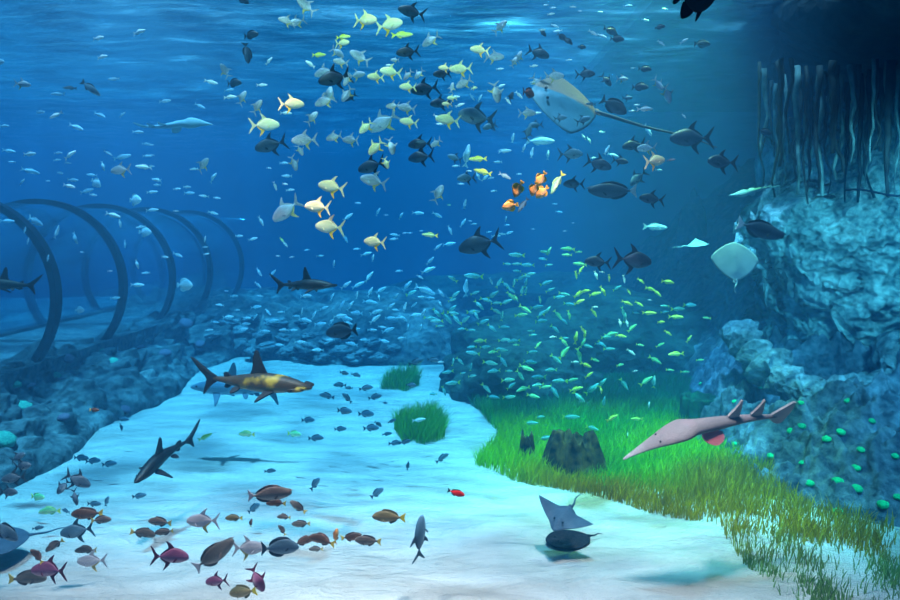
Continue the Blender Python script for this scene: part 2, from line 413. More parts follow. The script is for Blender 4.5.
tag(link_mesh('curved_rock', me, M['rim']), 'curved rock rim around the dark hollow below the turquoise boulder', 'rock')
me = blob_mesh('distant_reef', (5.5, 1.6, 1.5), .25, 1.6, 51, 5, .12)
tag(link_mesh('distant_reef', me, M['weedy'], loc=(2.2, 25.5, 0)), 'dim distant reef in the blue haze behind the green fish school', 'rock')

# far reef: bank with stones
def far_reef():
    xs = np.linspace(-8.5, 1.4, 170); ys = np.linspace(15.2, 22, 90)
    def hf(x, y):
        fr = 15.9 + 0.5 * noise.noise((x * 0.6, 0, 4)) + (0.9 if x < -4.6 else 0)
        d = y - fr
        e = max(0, min(1, (1.2 - x) / 1.5))
        z = e * 1.15 * min(1, max(0, d) / 1.5) ** 0.7 - (0.3 if d < 0 else 0)
        p = Vector((x, y, z))
        if d > 0: z += 0.3 * (lump(p, 1.4) - 0.4) + 0.2 * fbm(p, 1.0, 4)
        return (x, y, z)
    tag(link_mesh('far_reef', grid_mesh('far_reef', xs, ys, hf), M['ridge']), 'dark low reef at the far edge of the pale sand', 'rock')
far_reef()
# weedy dark mound under the green school
def mound():
    me = blob_mesh('weedy_mound', (1.5, 1.3, 0.9), 0.22, 1.6, 21, 5, 0.12)
    o = link_mesh('weedy_mound', me, M['weedy'], loc=(1.3, 13.4, 0.0))
    tag(o, 'low dark weedy mound at the left rear edge of the seagrass', 'rock')
    me = blob_mesh('weedy_bank', (3.3, 2.0, 1.5), 0.22, 1.6, 31, 5, 0.14)
    o = link_mesh('weedy_bank', me, M['weedy'], loc=(3.6, 16.2, 0.0))
    tag(o, 'tall dark weedy bank behind the seagrass and the green fish school', 'rock')
mound()

# ------------------------------------------------------------------ seagrass
def blades_mesh(name, pts, h, w, lean, seg=3, colors=None):
    n = len(pts); lv = 2 * seg + 1
    ang = nrng.uniform(0, 2 * np.pi, n)
    ld = nrng.normal(0, 1, (n, 2)) * lean[:, None] + np.array([0.12, 0.0])
    V = np.zeros((n, lv, 3))
    for s in range(seg):
        t = s / seg
        cx = pts[:, 0] + ld[:, 0] * h * t ** 1.7; cy = pts[:, 1] + ld[:, 1] * h * t ** 1.7
        ww = w * (1 - 0.55 * t)
        for sd, q in ((-1, 0), (1, 1)):
            V[:, 2 * s + q, 0] = cx + sd * ww * np.cos(ang); V[:, 2 * s + q, 1] = cy + sd * ww * np.sin(ang)
            V[:, 2 * s + q, 2] = pts[:, 2] + h * t
    V[:, -1, 0] = pts[:, 0] + ld[:, 0] * h; V[:, -1, 1] = pts[:, 1] + ld[:, 1] * h; V[:, -1, 2] = pts[:, 2] + h
    base = (np.arange(n) * lv)[:, None]
    me = bpy.data.meshes.new(name)
    quads = np.concatenate([base + np.array([2 * s, 2 * s + 1, 2 * s + 3, 2 * s + 2]) for s in range(seg - 1)], 0)
    tris = base + np.array([2 * seg - 2, 2 * seg - 1, 2 * seg])
    nl = quads.size + tris.size
    me.vertices.add(n * lv); me.vertices.foreach_set('co', V.astype(np.float32).ravel())
    me.loops.add(nl); me.loops.foreach_set('vertex_index', np.concatenate([quads.ravel(), tris.ravel()]).astype(np.int32))
    st = np.concatenate([np.arange(len(quads)) * 4, quads.size + np.arange(n) * 3]).astype(np.int32)
    me.polygons.add(len(quads) + n); me.polygons.foreach_set('loop_start', st)
    me.update(calc_edges=True)
    at = me.attributes.new('blade', 'FLOAT_COLOR', 'POINT')
    c = np.ones((n, lv, 4), np.float32); c[:, :, :3] = colors[:, None, :]
    at.data.foreach_set('color', c.ravel())
    return me
def grass_mat():
    t = NT('seagrass_blade')
    a = t.add('ShaderNodeAttribute', attribute_name='blade')
    d = t.add('ShaderNodeBsdfDiffuse'); tr = t.add('ShaderNodeBsdfTranslucent')
    t.l(a.outputs['Color'], d.inputs['Color']); t.l(a.outputs['Color'], tr.inputs['Color'])
    m = t.add('ShaderNodeMixShader'); m.inputs[0].default_value = 0.35
    t.l(d.outputs[0], m.inputs[1]); t.l(tr.outputs[0], m.inputs[2]); t.l(m.outputs[0], t.out.inputs['Surface'])
    return t.m
M['grass'] = grass_mat()
def inside(px, py, poly):
    c = np.zeros(len(px), bool); n = len(poly)
    for i in range(n):
        x0, y0 = poly[i]; x1, y1 = poly[(i + 1) % n]
        cond = ((y0 > py) != (y1 > py)) & (px < (x1 - x0) * (py - y0) / (y1 - y0 + 1e-9) + x0)
        c ^= cond
    return c
def scatter(poly, n):
    g = [G(*p) for p in poly]; gp = [(p.x, p.y) for p in g]
    a = np.array(gp); lo, hi = a.min(0), a.max(0)
    pts = nrng.uniform(lo, hi, (n * 4, 2)); pts = pts[inside(pts[:, 0], pts[:, 1], gp)][:n]
    return pts
def vnoise(pts, s, seed): return np.array([noise.noise((x * s, y * s, seed)) for x, y in pts])
def meadow(name, poly, n, hm, label, near, dim=1.0):
    p2 = scatter(poly, n)
    # thin out near the front so the sand shows between the tufts
    dens = vnoise(p2, 2.4, 2.0)
    keep = nrng.random(len(p2)) < np.clip(1.15 + 1.4 * dens - np.clip((8.2 - p2[:, 1]) / 1.6, 0, 1) * 0.95, 0.08, 1)
    p2 = p2[keep]
    z = np.array([sand_h(x, y) for x, y in p2]) - 0.07
    pts = np.c_[p2, z]; k = len(p2)
    h = hm * np.clip(0.45 + (p2[:, 1] - 6.0) * 0.22, 0.5, 1) * nrng.uniform(0.6, 1.3, k) * (1 + 0.3 * vnoise(p2, 1.1, 7.0))
    green = np.array([0.07, 0.46, 0.04]); lime = np.array([0.30, 0.60, 0.01]); olive = np.array([0.44, 0.31, 0.008]); teal = np.array([0.08, 0.36, 0.12])
    u = np.clip(0.5 + 1.2 * vnoise(p2, 0.8, 11.0) + nrng.normal(0, .12, k), 0, 1)[:, None]
    u = np.clip(u + np.clip(1 - np.abs(p2[:, 1:2] - 9.6) / 1.3, 0, 1) * 0.5, 0, 1)
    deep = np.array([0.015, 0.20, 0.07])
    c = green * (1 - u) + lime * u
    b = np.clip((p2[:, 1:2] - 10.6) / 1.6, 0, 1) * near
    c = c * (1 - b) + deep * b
    f = np.clip((9.15 - p2[:, 1]) / 1.0 + 0.8 * vnoise(p2, 1.0, 17.0), 0, 1)[:, None] * near
    c = c * (1 - f) + olive * f
    e = np.clip((6.9 - p2[:, 1]) / 0.9 + 0.4 * vnoise(p2, 2, 27.0), 0, 0.7)[:, None] * near
    c = c * (1 - e) + teal * e
    c *= nrng.uniform(0.75, 1.25, k)[:, None] * dim
    w = np.full(k, 0.0065); lean = np.full(k, 0.28)
    o = link_mesh(name, blades_mesh(name, pts, h, w, lean, colors=np.clip(c, 0, 1)), M['grass'], smooth=False)
    tag(o, label, 'seagrass', kind='stuff'); return o
MAIN = [(474, 458), (500, 428), (470, 400), (560, 385), (640, 372), (700, 345), (745, 330), (742, 400), (752, 440), (775, 485), (812, 510), (905, 528),
        (905, 620), (800, 605), (742, 560), (716, 525), (660, 512), (590, 492), (520, 474)]
meadow('seagrass_meadow', MAIN, 84000, 0.22, 'wide bright green and olive seagrass meadow on the right of the sand', 1.0)
meadow('seagrass_tuft', [(394, 424), (400, 416), (430, 413), (445, 420), (444, 432), (425, 437), (402, 434)], 2600, 0.27, 'small round dark green seagrass clump alone on the pale sand', 0.0, 0.75)
meadow('seagrass_patch', [(380, 385), (395, 374), (415, 372), (420, 382), (405, 390)], 1600, 0.3, 'faint blue green seagrass patch on the far sand', 0.0, 0.7)

# ------------------------------------------------------------------ stumps
def stump(name, base, r, h, seed, jag, label, mat, flare=0.35, hollow=0.0):
    n = 64; lv = 14; V = []; Fc = []
    top = [h * (1 - jag * 0.5 + jag * (noise.noise((math.cos(2 * math.pi * q / n) * 3.1, math.sin(2 * math.pi * q / n) * 3.1, seed)) + 0.35 * (lump((q * 0.35, seed, 0), 1.0) - .5))) for q in range(n)]
    def ring(rf, zf):
        for q in range(n):
            a = 2 * math.pi * q / n
            bark = 1 + 0.13 * noise.noise((math.cos(a) * 6, math.sin(a) * 6, seed + 1)) + 0.07 * math.sin(a * 13 + seed + 1.5 * math.sin(a * 3)) + 0.12 * noise.noise((math.cos(a) * 1.5, math.sin(a) * 1.5, seed + 5))
            V.append(Vector((math.cos(a) * r * rf * bark, math.sin(a) * r * rf * bark, zf(q))))
    for k in range(lv):
        t = k / (lv - 1)
        ring(1 + flare * (1 - t) ** 2.2 - (0 if hollow else 0.24 * t ** 2), lambda q: -0.08 + t * (top[q] + 0.08))
    inner = 0.58 if not hollow else hollow
    ring(inner, lambda q: top[q] - 0.01)
    ring(inner * 0.9, lambda q: h * (0.5 if not hollow else 0.25))
    for k in range(lv + 1):
        for q in range(n):
            Fc.append((k * n + q, k * n + (q + 1) % n, (k + 1) * n + (q + 1) % n, (k + 1) * n + q))
    V.append(Vector((0, 0, h * (0.5 if not hollow else 0.25)))); c = len(V) - 1
    for q in range(n): Fc.append(((lv + 1) * n + q, (lv + 1) * n + (q + 1) % n, c))
    o = link_mesh(name, fix_normals(mesh_pv(name, V, Fc)), mat, loc=base)
    tag(o, label, 'stump'); return o
g = G(574, 464); stump('tree_stump', (g.x, g.y, -0.02), 0.35, 0.52, 2.0, 0.45, 'wide dark jagged tree stump standing in the green seagrass', M['wood'], 0.12)
g = G(527, 456); stump('tree_stump', (g.x, g.y, -0.02), 0.10, 0.37, 6.0, 0.45, 'narrow dark broken stump left of the wide stump', M['wood'], 0.35)
g = G(701, 424); stump('hollow_stump', (g.x, g.y, -0.02), 0.28, 0.47, 9.0, 0.05, 'hollow green stump with an open round rim behind the guitarfish', plain_mat('mossy_wood', (0.004, 0.03, 0.022), 0.8, 0, (0.015, 0.13, 0.07), 7.0, bump=0.7), 0.15, 0.86)


# ------------------------------------------------------------------ fish building
def fish_mat(name, back, side, belly, rough=0.5, spec=0.22, metal=0.0, blotch=None, bstr=0.5, bscale=5.0, bth=0.52):
    t = NT(name)
    tc = t.add('ShaderNodeTexCoord'); sp = t.add('ShaderNodeSeparateXYZ'); t.l(tc.outputs['Generated'], sp.inputs[0])
    n = t.add('ShaderNodeTexNoise', Scale=9.0, Detail=4.0); t.l(tc.outputs['Object'], n.inputs['Vector'])
    ad = t.add('ShaderNodeMath', operation='MULTIPLY_ADD'); ad.inputs[1].default_value = 0.22; t.l(n.outputs['Fac'], ad.inputs[0]); t.l(sp.outputs['Z'], ad.inputs[2])
    col = t.ramp(ad.outputs[0], [(0.30, belly), (0.58, side), (0.9, back)])
    if blotch:
        n2 = t.add('ShaderNodeTexNoise', Scale=bscale, Detail=3.0); t.l(tc.outputs['Object'], n2.inputs['Vector'])
        col = t.mix(t.ramp(n2.outputs['Fac'], [(bth, (0, 0, 0)), (bth + .12, (bstr,) * 3)]), col, blotch)
    oi = t.add('ShaderNodeObjectInfo'); 
    hv = t.add('ShaderNodeHueSaturation'); mr = t.add('ShaderNodeMapRange'); mr.inputs[3].default_value = 0.8; mr.inputs[4].default_value = 1.15
    t.l(oi.outputs['Random'], mr.inputs[0]); t.l(mr.outputs[0], hv.inputs['Value']); t.l(col, hv.inputs['Color'])
    p = t.add('ShaderNodeBsdfPrincipled', Roughness=rough, Metallic=metal); p.inputs['Specular IOR Level'].default_value = spec
    t.l(hv.outputs[0], p.inputs['Base Color'])
    v = t.add('ShaderNodeTexVoronoi', Scale=70.0); t.l(tc.outputs['Object'], v.inputs['Vector'])
    b = t.add('ShaderNodeBump', Strength=0.15, Distance=0.01); t.l(v.outputs['Distance'], b.inputs['Height']); t.l(b.outputs[0], p.inputs['Normal'])
    t.l(p.outputs[0], t.out.inputs['Surface'])
    return t.m
FM = {   # colour key: (body material, fin material, accent fin material, words)
    'yellow': (fish_mat('skin_pale_yellow', (0.74, 0.68, 0.32), (0.86, 0.82, 0.52), (0.86, 0.82, 0.66)), plain_mat('fin_pale_yellow', (0.85, 0.8, 0.45)), plain_mat('fin_amber', (0.95, 0.6, 0.08)), 'pale yellow'),  # silver fish under the spot: its yellow-white light put into the skin
    'silver': (fish_mat('skin_silver', (0.20, 0.23, 0.28), (0.44, 0.46, 0.52), (0.66, 0.64, 0.68)), plain_mat('fin_grey', (0.4, 0.42, 0.48)), plain_mat('fin_straw', (0.7, 0.55, 0.2)), 'silver grey'),
    'white': (fish_mat('skin_white', (0.65, 0.75, 0.8), (0.92, 0.95, 0.95), (0.95, 0.95, 0.95)), plain_mat('fin_white', (0.8, 0.85, 0.88)), None, 'white'),
    'dark': (fish_mat('skin_dark', (0.01, 0.016, 0.03), (0.018, 0.028, 0.05), (0.045, 0.08, 0.13)), plain_mat('fin_dark', (0.008, 0.012, 0.022)), None, 'dark'),  # backlit silver fish: silhouette shade put into the skin; dark species share it
    'slate': (fish_mat('skin_slate', (0.035, 0.085, 0.13), (0.07, 0.15, 0.22), (0.18, 0.30, 0.38)), plain_mat('fin_slate', (0.03, 0.06, 0.09)), None, 'slate blue'),
    'blue': (fish_mat('skin_pale_blue', (0.22, 0.45, 0.60), (0.55, 0.80, 0.95), (0.75, 0.9, 1.0)), plain_mat('fin_pale_blue', (0.4, 0.7, 0.85)), None, 'pale blue'),
    'teal': (fish_mat('skin_teal', (0.08, 0.36, 0.36), (0.28, 0.68, 0.64), (0.5, 0.85, 0.8)), plain_mat('fin_teal', (0.25, 0.6, 0.55)), plain_mat('fin_lime', (0.5, 0.75, 0.1)), 'teal'),
    'green': (fish_mat('skin_green', (0.12, 0.45, 0.20), (0.42, 0.80, 0.42), (0.7, 0.95, 0.65)), plain_mat('fin_green', (0.35, 0.7, 0.25)), plain_mat('fin_yellow_green', (0.65, 0.8, 0.1)), 'green'),  # tint of the green-yellow spot put into this skin and the lime one
    'lime': (fish_mat('skin_lime', (0.45, 0.62, 0.06), (0.80, 0.90, 0.22), (0.9, 0.95, 0.55)), plain_mat('fin_lemon', (0.8, 0.85, 0.1)), None, 'yellow green'),
    'olive': (fish_mat('skin_olive', (0.10, 0.10, 0.05), (0.24, 0.20, 0.10), (0.4, 0.34, 0.22)), plain_mat('fin_olive', (0.18, 0.18, 0.1)), plain_mat('fin_bright_yellow', (0.7, 0.6, 0.06)), 'olive brown'),
    'brown': (fish_mat('skin_brown', (0.05, 0.032, 0.026), (0.13, 0.078, 0.06), (0.26, 0.18, 0.15)), plain_mat('fin_brown', (0.16, 0.1, 0.09)), plain_mat('fin_mustard', (0.7, 0.55, 0.08)), 'reddish brown'),
    'grey': (fish_mat('skin_warm_grey', (0.06, 0.06, 0.06), (0.15, 0.145, 0.135), (0.32, 0.31, 0.29)), plain_mat('fin_warm_grey', (0.1, 0.09, 0.09)), plain_mat('fin_dull_yellow', (0.6, 0.5, 0.12)), 'warm grey'),
    'purple': (fish_mat('skin_purple', (0.11, 0.035, 0.085), (0.22, 0.085, 0.18), (0.38, 0.26, 0.34)), plain_mat('fin_purple', (0.12, 0.02, 0.05)), None, 'purple'),
    'gold': (fish_mat('skin_gold', (0.70, 0.30, 0.04), (0.85, 0.50, 0.14), (0.85, 0.7, 0.45), blotch=(0.4, 0.12, 0.02), bstr=0.4), plain_mat('fin_gold', (0.85, 0.55, 0.05)), None, 'golden orange'),
    'orange': (fish_mat('skin_orange', (0.30, 0.10, 0.04), (0.6, 0.26, 0.06), (0.6, 0.4, 0.2)), plain_mat('fin_orange', (0.5, 0.2, 0.05)), None, 'orange brown'),
    'red': (fish_mat('skin_red', (0.45, 0.01, 0.01), (0.75, 0.02, 0.02), (0.6, 0.03, 0.03)), plain_mat('fin_black', (0.01, 0.01, 0.012)), None, 'bright red'),
    'black': (fish_mat('skin_black', (0.006, 0.006, 0.008), (0.012, 0.01, 0.01), (0.03, 0.02, 0.018)), plain_mat('fin_jet', (0.006, 0.006, 0.008)), None, 'black'),
}
M['eye_white'] = plain_mat('eye_silver', (0.7, 0.7, 0.6), 0.2); M['pupil'] = plain_mat('eye_pupil', (0.005, 0.005, 0.005), 0.1)

def interp(ts, vs, t):                    # smooth curve through samples
    i = 0
    while i < len(ts) - 2 and t > ts[i + 1]: i += 1
    def tan(k):
        if k == 0: return (vs[1] - vs[0]) / (ts[1] - ts[0])
        if k == len(ts) - 1: return (vs[-1] - vs[-2]) / (ts[-1] - ts[-2])
        return (vs[k + 1] - vs[k - 1]) / (ts[k + 1] - ts[k - 1])
    h = ts[i + 1] - ts[i]; s = (t - ts[i]) / h
    return ((2 * s ** 3 - 3 * s ** 2 + 1) * vs[i] + (s ** 3 - 2 * s ** 2 + s) * h * tan(i) + (-2 * s ** 3 + 3 * s ** 2) * vs[i + 1] + (s ** 3 - s ** 2) * h * tan(i + 1))
def loft(xs, up, lo, wd, n=14, m=22, power=1.0):
    """closed body: xs from nose to tail, upper and lower outline, half width"""
    ts = [i / (len(xs) - 1) for i in range(len(xs))]
    V = []; Fc = []
    for j in range(m):
        t = j / (m - 1); t = t ** 1.35
        x = float(np.interp(t, ts, xs)); u = interp(ts, up, t); l = interp(ts, lo, t); w = max(0.002, interp(ts, wd, t))
        c, h = (u + l) / 2, max(0.002, (u - l) / 2)
        for k in range(n):
            a = 2 * math.pi * k / n; ca, sa = math.cos(a), math.sin(a)
            V.append((x, w * math.copysign(abs(ca) ** power, ca), c + h * sa))
    for j in range(m - 1):
        for k in range(n): Fc.append((j * n + k, j * n + (k + 1) % n, (j + 1) * n + (k + 1) % n, (j + 1) * n + k))
    Fc += [tuple(range(n - 1, -1, -1)), tuple(range((m - 1) * n, m * n))]
    return V, Fc
def smooth2(pts, it=1):
    for _ in range(it):
        o = []
        for i, p in enumerate(pts):
            q = pts[(i + 1) % len(pts)]
            o += [(p[0] * .78 + q[0] * .22, p[1] * .78 + q[1] * .22), (p[0] * .22 + q[0] * .78, p[1] * .22 + q[1] * .78)]
        pts = o
    return pts
def fin(outline, th=0.008, it=1):         # solid fin in the XZ plane
    o = smooth2(outline, it); n = len(o)
    V = [(x, -th, z) for x, z in o] + [(x, th, z) for x, z in o]
    Fc = [tuple(range(n)), tuple(range(2 * n - 1, n - 1, -1))] + [(i, n + i, n + (i + 1) % n, (i + 1) % n) for i in range(n)]
    return V, Fc
def xform(g, M4): return [tuple(M4 @ Vector(v)) for v in g[0]], g[1]
def ball(c, r, n=8, m=6, sq=(1, 1, 1)):
    V = []; Fc = []
    for j in range(m + 1):
        b = math.pi * j / m
        for k in range(n):
            a = 2 * math.pi * k / n
            V.append((c[0] + r * sq[0] * math.sin(b) * math.cos(a), c[1] + r * sq[1] * math.sin(b) * math.sin(a), c[2] + r * sq[2] * math.cos(b)))
    for j in range(m):
        for k in range(n): Fc.append((j * n + k, j * n + (k + 1) % n, (j + 1) * n + (k + 1) % n, (j + 1) * n + k))
    return V, Fc
def pectoral(x, z, w, l, ang=-35, hgt=0.45):
    g = fin([(0, 0.02), (-l * .5, l * hgt * .6), (-l, l * hgt * .25), (-l * .8, -l * hgt * .35), (-l * .2, -l * .12)], 0.005)
    out = []
    for s in (-1, 1):
        Mx = Matrix.Translation((x, s * w, z)) @ Matrix.Rotation(R(-s * 35), 4, 'Z') @ Matrix.Rotation(R(ang), 4, 'Y')
        out.append(xform(g, Mx))
    return out
KINDS = {}
def kind(name, xs, up, lo, wd, tail, dorsal, anal, eye, pec, extra=None): KINDS[name] = dict(body=(xs, up, lo, wd), tail=tail, dorsal=dorsal, anal=anal, eye=eye, pec=pec, extra=extra or {})
kind('pompano', [.5, .48, .40, .26, .08, -.10, -.24, -.30],
     [.0, .06, .125, .185, .215, .125, .028, .02], [-.03, -.075, -.12, -.17, -.19, -.12, -.028, -.018], [.004, .035, .062, .08, .08, .05, .018, .010],
     [(-.25, .022), (-.33, .07), (-.42, .19), (-.52, .29), (-.44, .11), (-.375, 0), (-.44, -.11), (-.52, -.29), (-.42, -.19), (-.33, -.07), (-.25, -.022)],
     [(.12, .18), (.03, .30), (-.13, .42), (-.055, .27), (-.05, .20), (-.12, .165), (-.24, .05), (-.22, .02), (-.06, .12)],
     [(.03, -.16), (-.04, -.28), (-.17, -.40), (-.11, -.25), (-.10, -.18), (-.15, -.14), (-.24, -.05), (-.22, -.02), (-.06, -.10)],
     (.405, .06, .03, .022), (.22, -.04, .085, .14))
kind('fusilier', [.5, .48, .40, .24, .06, -.14, -.28, -.34],
     [.0, .03, .07, .115, .125, .085, .032, .03], [-.01, -.035, -.07, -.105, -.115, -.08, -.03, -.026], [.004, .025, .045, .06, .06, .042, .016, .01],
     [(-.31, .03), (-.40, .09), (-.50, .15), (-.45, .05), (-.425, 0), (-.45, -.05), (-.50, -.15), (-.40, -.09), (-.31, -.03)],
     [(.18, .10), (.10, .175), (-.08, .165), (-.24, .085), (-.26, .03), (.0, .08)],
     [(.0, -.10), (-.06, -.165), (-.22, -.09), (-.26, -.03), (-.1, -.06)],
     (.40, .02, .026, .016), (.24, -.02, .055, .11))
KINDS['snapper'] = dict(KINDS['fusilier'])  # same fusilier fish; the green, teal and lime ones under another name
kind('surgeonfish', [.5, .475, .40, .24, .04, -.16, -.31, -.36],
     [-.01, .05, .12, .20, .215, .14, .035, .028], [-.04, -.075, -.13, -.19, -.205, -.13, -.035, -.028], [.004, .03, .05, .065, .065, .045, .016, .01],
     [(-.33, .03), (-.42, .13), (-.50, .21), (-.465, .07), (-.45, 0), (-.465, -.07), (-.50, -.21), (-.42, -.13), (-.33, -.03)],
     [(.28, .18), (.20, .25), (-.02, .275), (-.22, .20), (-.30, .06), (-.2, .08), (.05, .18)],
     [(.12, -.18), (.06, -.25), (-.08, -.255), (-.24, -.17), (-.30, -.06), (-.2, -.08), (0, -.17)],
     (.40, .05, .024, .018), (.24, -.02, .06, .12))
kind('unicornfish', [.5, .47, .38, .20, .0, -.18, -.32, -.38],
     [.03, .075, .115, .16, .165, .11, .026, .02], [.0, -.04, -.09, -.14, -.15, -.10, -.026, -.02], [.006, .03, .05, .062, .06, .042, .014, .009],
     [(-.35, .02), (-.43, .08), (-.50, .16), (-.475, .05), (-.47, 0), (-.475, -.05), (-.50, -.16), (-.43, -.08), (-.35, -.02)],
     [(.28, .13), (.16, .195), (-.06, .21), (-.26, .12), (-.33, .03), (-.2, .08), (.05, .14)],
     [(.06, -.13), (-.06, -.185), (-.22, -.14), (-.33, -.03), (-.18, -.08)],
     (.37, .045, .03, .016), (.20, -.03, .06, .12),
     extra={'horn': loft([.545, .52, .46, .40], [.066, .072, .10, .11], [.060, .052, .05, .05], [.003, .01, .018, .02], 8, 6)})
kind('bream', [.5, .475, .40, .24, .06, -.14, -.29, -.35],
     [.0, .05, .115, .175, .175, .115, .04, .036], [-.02, -.06, -.10, -.145, -.15, -.10, -.036, -.03], [.004, .035, .06, .08, .078, .052, .018, .012],
     [(-.32, .035), (-.42, .10), (-.50, .155), (-.465, .05), (-.455, 0), (-.465, -.05), (-.50, -.155), (-.42, -.10), (-.32, -.035)],
     [(.24, .15), (.18, .23), (.05, .225), (-.10, .20), (-.24, .13), (-.28, .04), (-.1, .10), (.1, .15)],
     [(.0, -.13), (-.05, -.205), (-.2, -.13), (-.27, -.04), (-.1, -.09)],
     (.38, .05, .04, .022), (.20, -.04, .08, .13))
kind('angelfish', [.5, .47, .38, .22, .04, -.14, -.28, -.33],
     [.0, .06, .16, .27, .29, .20, .055, .045], [-.03, -.08, -.16, -.25, -.27, -.19, -.055, -.045], [.004, .03, .05, .07, .07, .048, .018, .012],
     [(-.30, .05), (-.42, .13), (-.50, .12), (-.48, 0), (-.50, -.12), (-.42, -.13), (-.30, -.05)],
     [(.2, .25), (.08, .35), (-.12, .38), (-.26, .26), (-.26, .07), (-.1, .2)],
     [(.1, -.24), (0, -.33), (-.14, -.35), (-.26, -.24), (-.26, -.07), (-.1, -.2)],
     (.38, .06, .03, .024), (.22, -.03, .065, .12))
kind('batfish', [.5, .47, .38, .22, .04, -.14, -.27, -.32],
     [.0, .08, .22, .36, .38, .26, .08, .07], [-.03, -.10, -.22, -.35, -.38, -.27, -.08, -.07], [.004, .03, .055, .075, .075, .05, .02, .012],
     [(-.29, .07), (-.42, .2), (-.50, .2), (-.48, 0), (-.50, -.2), (-.42, -.2), (-.29, -.07)],
     [(.15, .34), (.0, .5), (-.24, .62), (-.30, .40), (-.25, .09), (-.1, .28)],
     [(.0, -.36), (-.12, -.48), (-.32, -.56), (-.34, -.36), (-.25, -.09), (-.1, -.28)],
     (.38, .08, .035, .028), (.20, -.04, .07, .13),
     extra={'pelvic_fin': fin([(.2, -.33), (.14, -.45), (.02, -.62), (.06, -.42), (.08, -.33)], .01)})

def bend(g, amt, ph): # a swimming curve through body and tail
    return [(x, y + amt * math.sin((x - .5) * 5.2 + ph) * min(1, max(0, .42 - x) * 1.6), z) for x, y, z in g[0]], g[1]
def merge(gs):
    V = []; Fc = []
    for g in gs:
        o = len(V); V += g[0]; Fc += [tuple(i + o for i in f) for f in g[1]]
    return V, Fc
_mc = {}
def parts_of(kn, col, var):
    """meshes of one kind, one colouring and one swimming curve"""
    key = (kn, col, var)
    if key in _mc: return _mc[key]
    K = KINDS[kn]; am = (0.0, 0.05, -0.06, 0.09)[var]; ph = (0, .3, -.4, .2)[var]
    body, finm, acc, _ = FM[col]; acc = acc or finm
    tailm = acc if kn in ('fusilier', 'snapper', 'bream', 'angelfish') else finm
    if kn == 'unicornfish': tailm = FM['silver'][1]
    ex, ez, ey, er = K['eye']; px, pz, pw, pl = K['pec']
    P_ = [('body', loft(*K['body'], n=16, m=22), body), ('tail_fin', fin(K['tail']), tailm), ('dorsal_fin', fin(K['dorsal']), finm), ('anal_fin', fin(K['anal']), acc if kn == 'pompano' else finm)]
    for g in pectoral(px, pz, pw * .9, pl): P_.append(('pectoral_fin', g, finm))
    for s in (-1, 1): P_.append(('eye', ball((ex, s * ey, ez), er, 10, 8, (1, .45, 1)), M['eye_white'], ball((ex, s * (ey + er * .28), ez), er * .62, 10, 8, (1, .45, 1))))
    for nm, g in K['extra'].items(): P_.append((nm, g, body if nm == 'horn' else finm))
    out = []
    for e in P_:
        me = fix_normals(mesh_pv(e[0], *bend(e[1], am, ph))); me.materials.append(e[2])
        if e[0] in ('body', 'eye'): me.polygons.foreach_set('use_smooth', [True] * len(me.polygons))
        sub = None
        if len(e) > 3:
            sub = fix_normals(mesh_pv('pupil', *bend(e[3], am, ph))); sub.materials.append(M['pupil'])
        out.append((e[0], me, sub))
    _mc[key] = out; return out
def small_of(kn, col, var):
    key = (kn, col, var, 's')
    if key in _mc: return _mc[key]
    K = KINDS[kn]; am = (0.0, 0.05, -0.06, 0.09)[var]; ph = (0, .3, -.4, .2)[var]
    body, finm, acc, _ = FM[col]; acc = acc or finm
    gs = [(loft(*K['body'], n=10, m=12), 0), (fin(K['tail'], .01, 0), 2 if kn in ('fusilier', 'snapper', 'bream') else 1), (fin(K['dorsal'], .01, 0), 1), (fin(K['anal'], .01, 0), 2 if kn == 'pompano' else 1)]
    V, Fc = merge([bend(g, am, ph) for g, _ in gs])
    me = mesh_pv(kn, V, Fc); 
    for m_ in (body, finm, acc): me.materials.append(m_)
    idx = sum([[i] * len(g[1]) for g, i in gs], [])
    me.polygons.foreach_set('material_index', idx); fix_normals(me)
    me.polygons.foreach_set('use_smooth', [i == 0 for i in idx])
    _mc[key] = me; return me

FISH = []            # every fish placed: what its label is made from
_proto = {}
def heading(d, pitch, yaw, roll=0):
    return Matrix.Rotation((math.pi if d == 'L' else 0.0) + R(yaw if d == 'R' else -yaw), 3, 'Z') @ Matrix.Rotation(R(-pitch), 3, 'Y') @ Matrix.Rotation(R(roll), 3, 'X')
def put_fish(kn, col, px, py, ln, d='R', pitch=0, yaw=0, Y=None, roll=0):
    if Y is None: Y = 8.0
    if py > 262: Y = min(Y, EYE * F / (py - HOR) * 0.93)
    if ln <= 15: ln *= 1.12
    size = ln * Y / F / max(0.35, math.cos(R(yaw)))
    var = (len(FISH) * 7 + int(px)) % 4
    M3 = heading(d, pitch, yaw, roll)
    loc = P(px, py, Y)
    big = ln >= 17
    key = (kn, col, var, big)
    if key not in _proto:
        if big:
            r = bpy.data.objects.new(kn, None); COL.objects.link(r)
            for nm, me, sub in parts_of(kn, col, var):
                c = link_mesh(nm, me, None, r, smooth=False)
                if sub: link_mesh('pupil', sub, None, c, smooth=False)
        else:
            r = bpy.data.objects.new(kn, small_of(kn, col, var)); COL.objects.link(r)
        _proto[key] = r; o = r
    else:
        s = _proto[key]; o = s.copy(); COL.objects.link(o)
        for ch in s.children:
            c = ch.copy(); COL.objects.link(c); c.parent = o
            for g in ch.children:
                e = g.copy(); COL.objects.link(e); e.parent = c
    o.rotation_euler = M3.to_euler(); o.location = loc; o.scale = (size,) * 3
    FISH.append(dict(o=o, kn=kn, col=col, px=px, py=py, ln=ln, d=d, pitch=pitch, yaw=yaw))
    return o
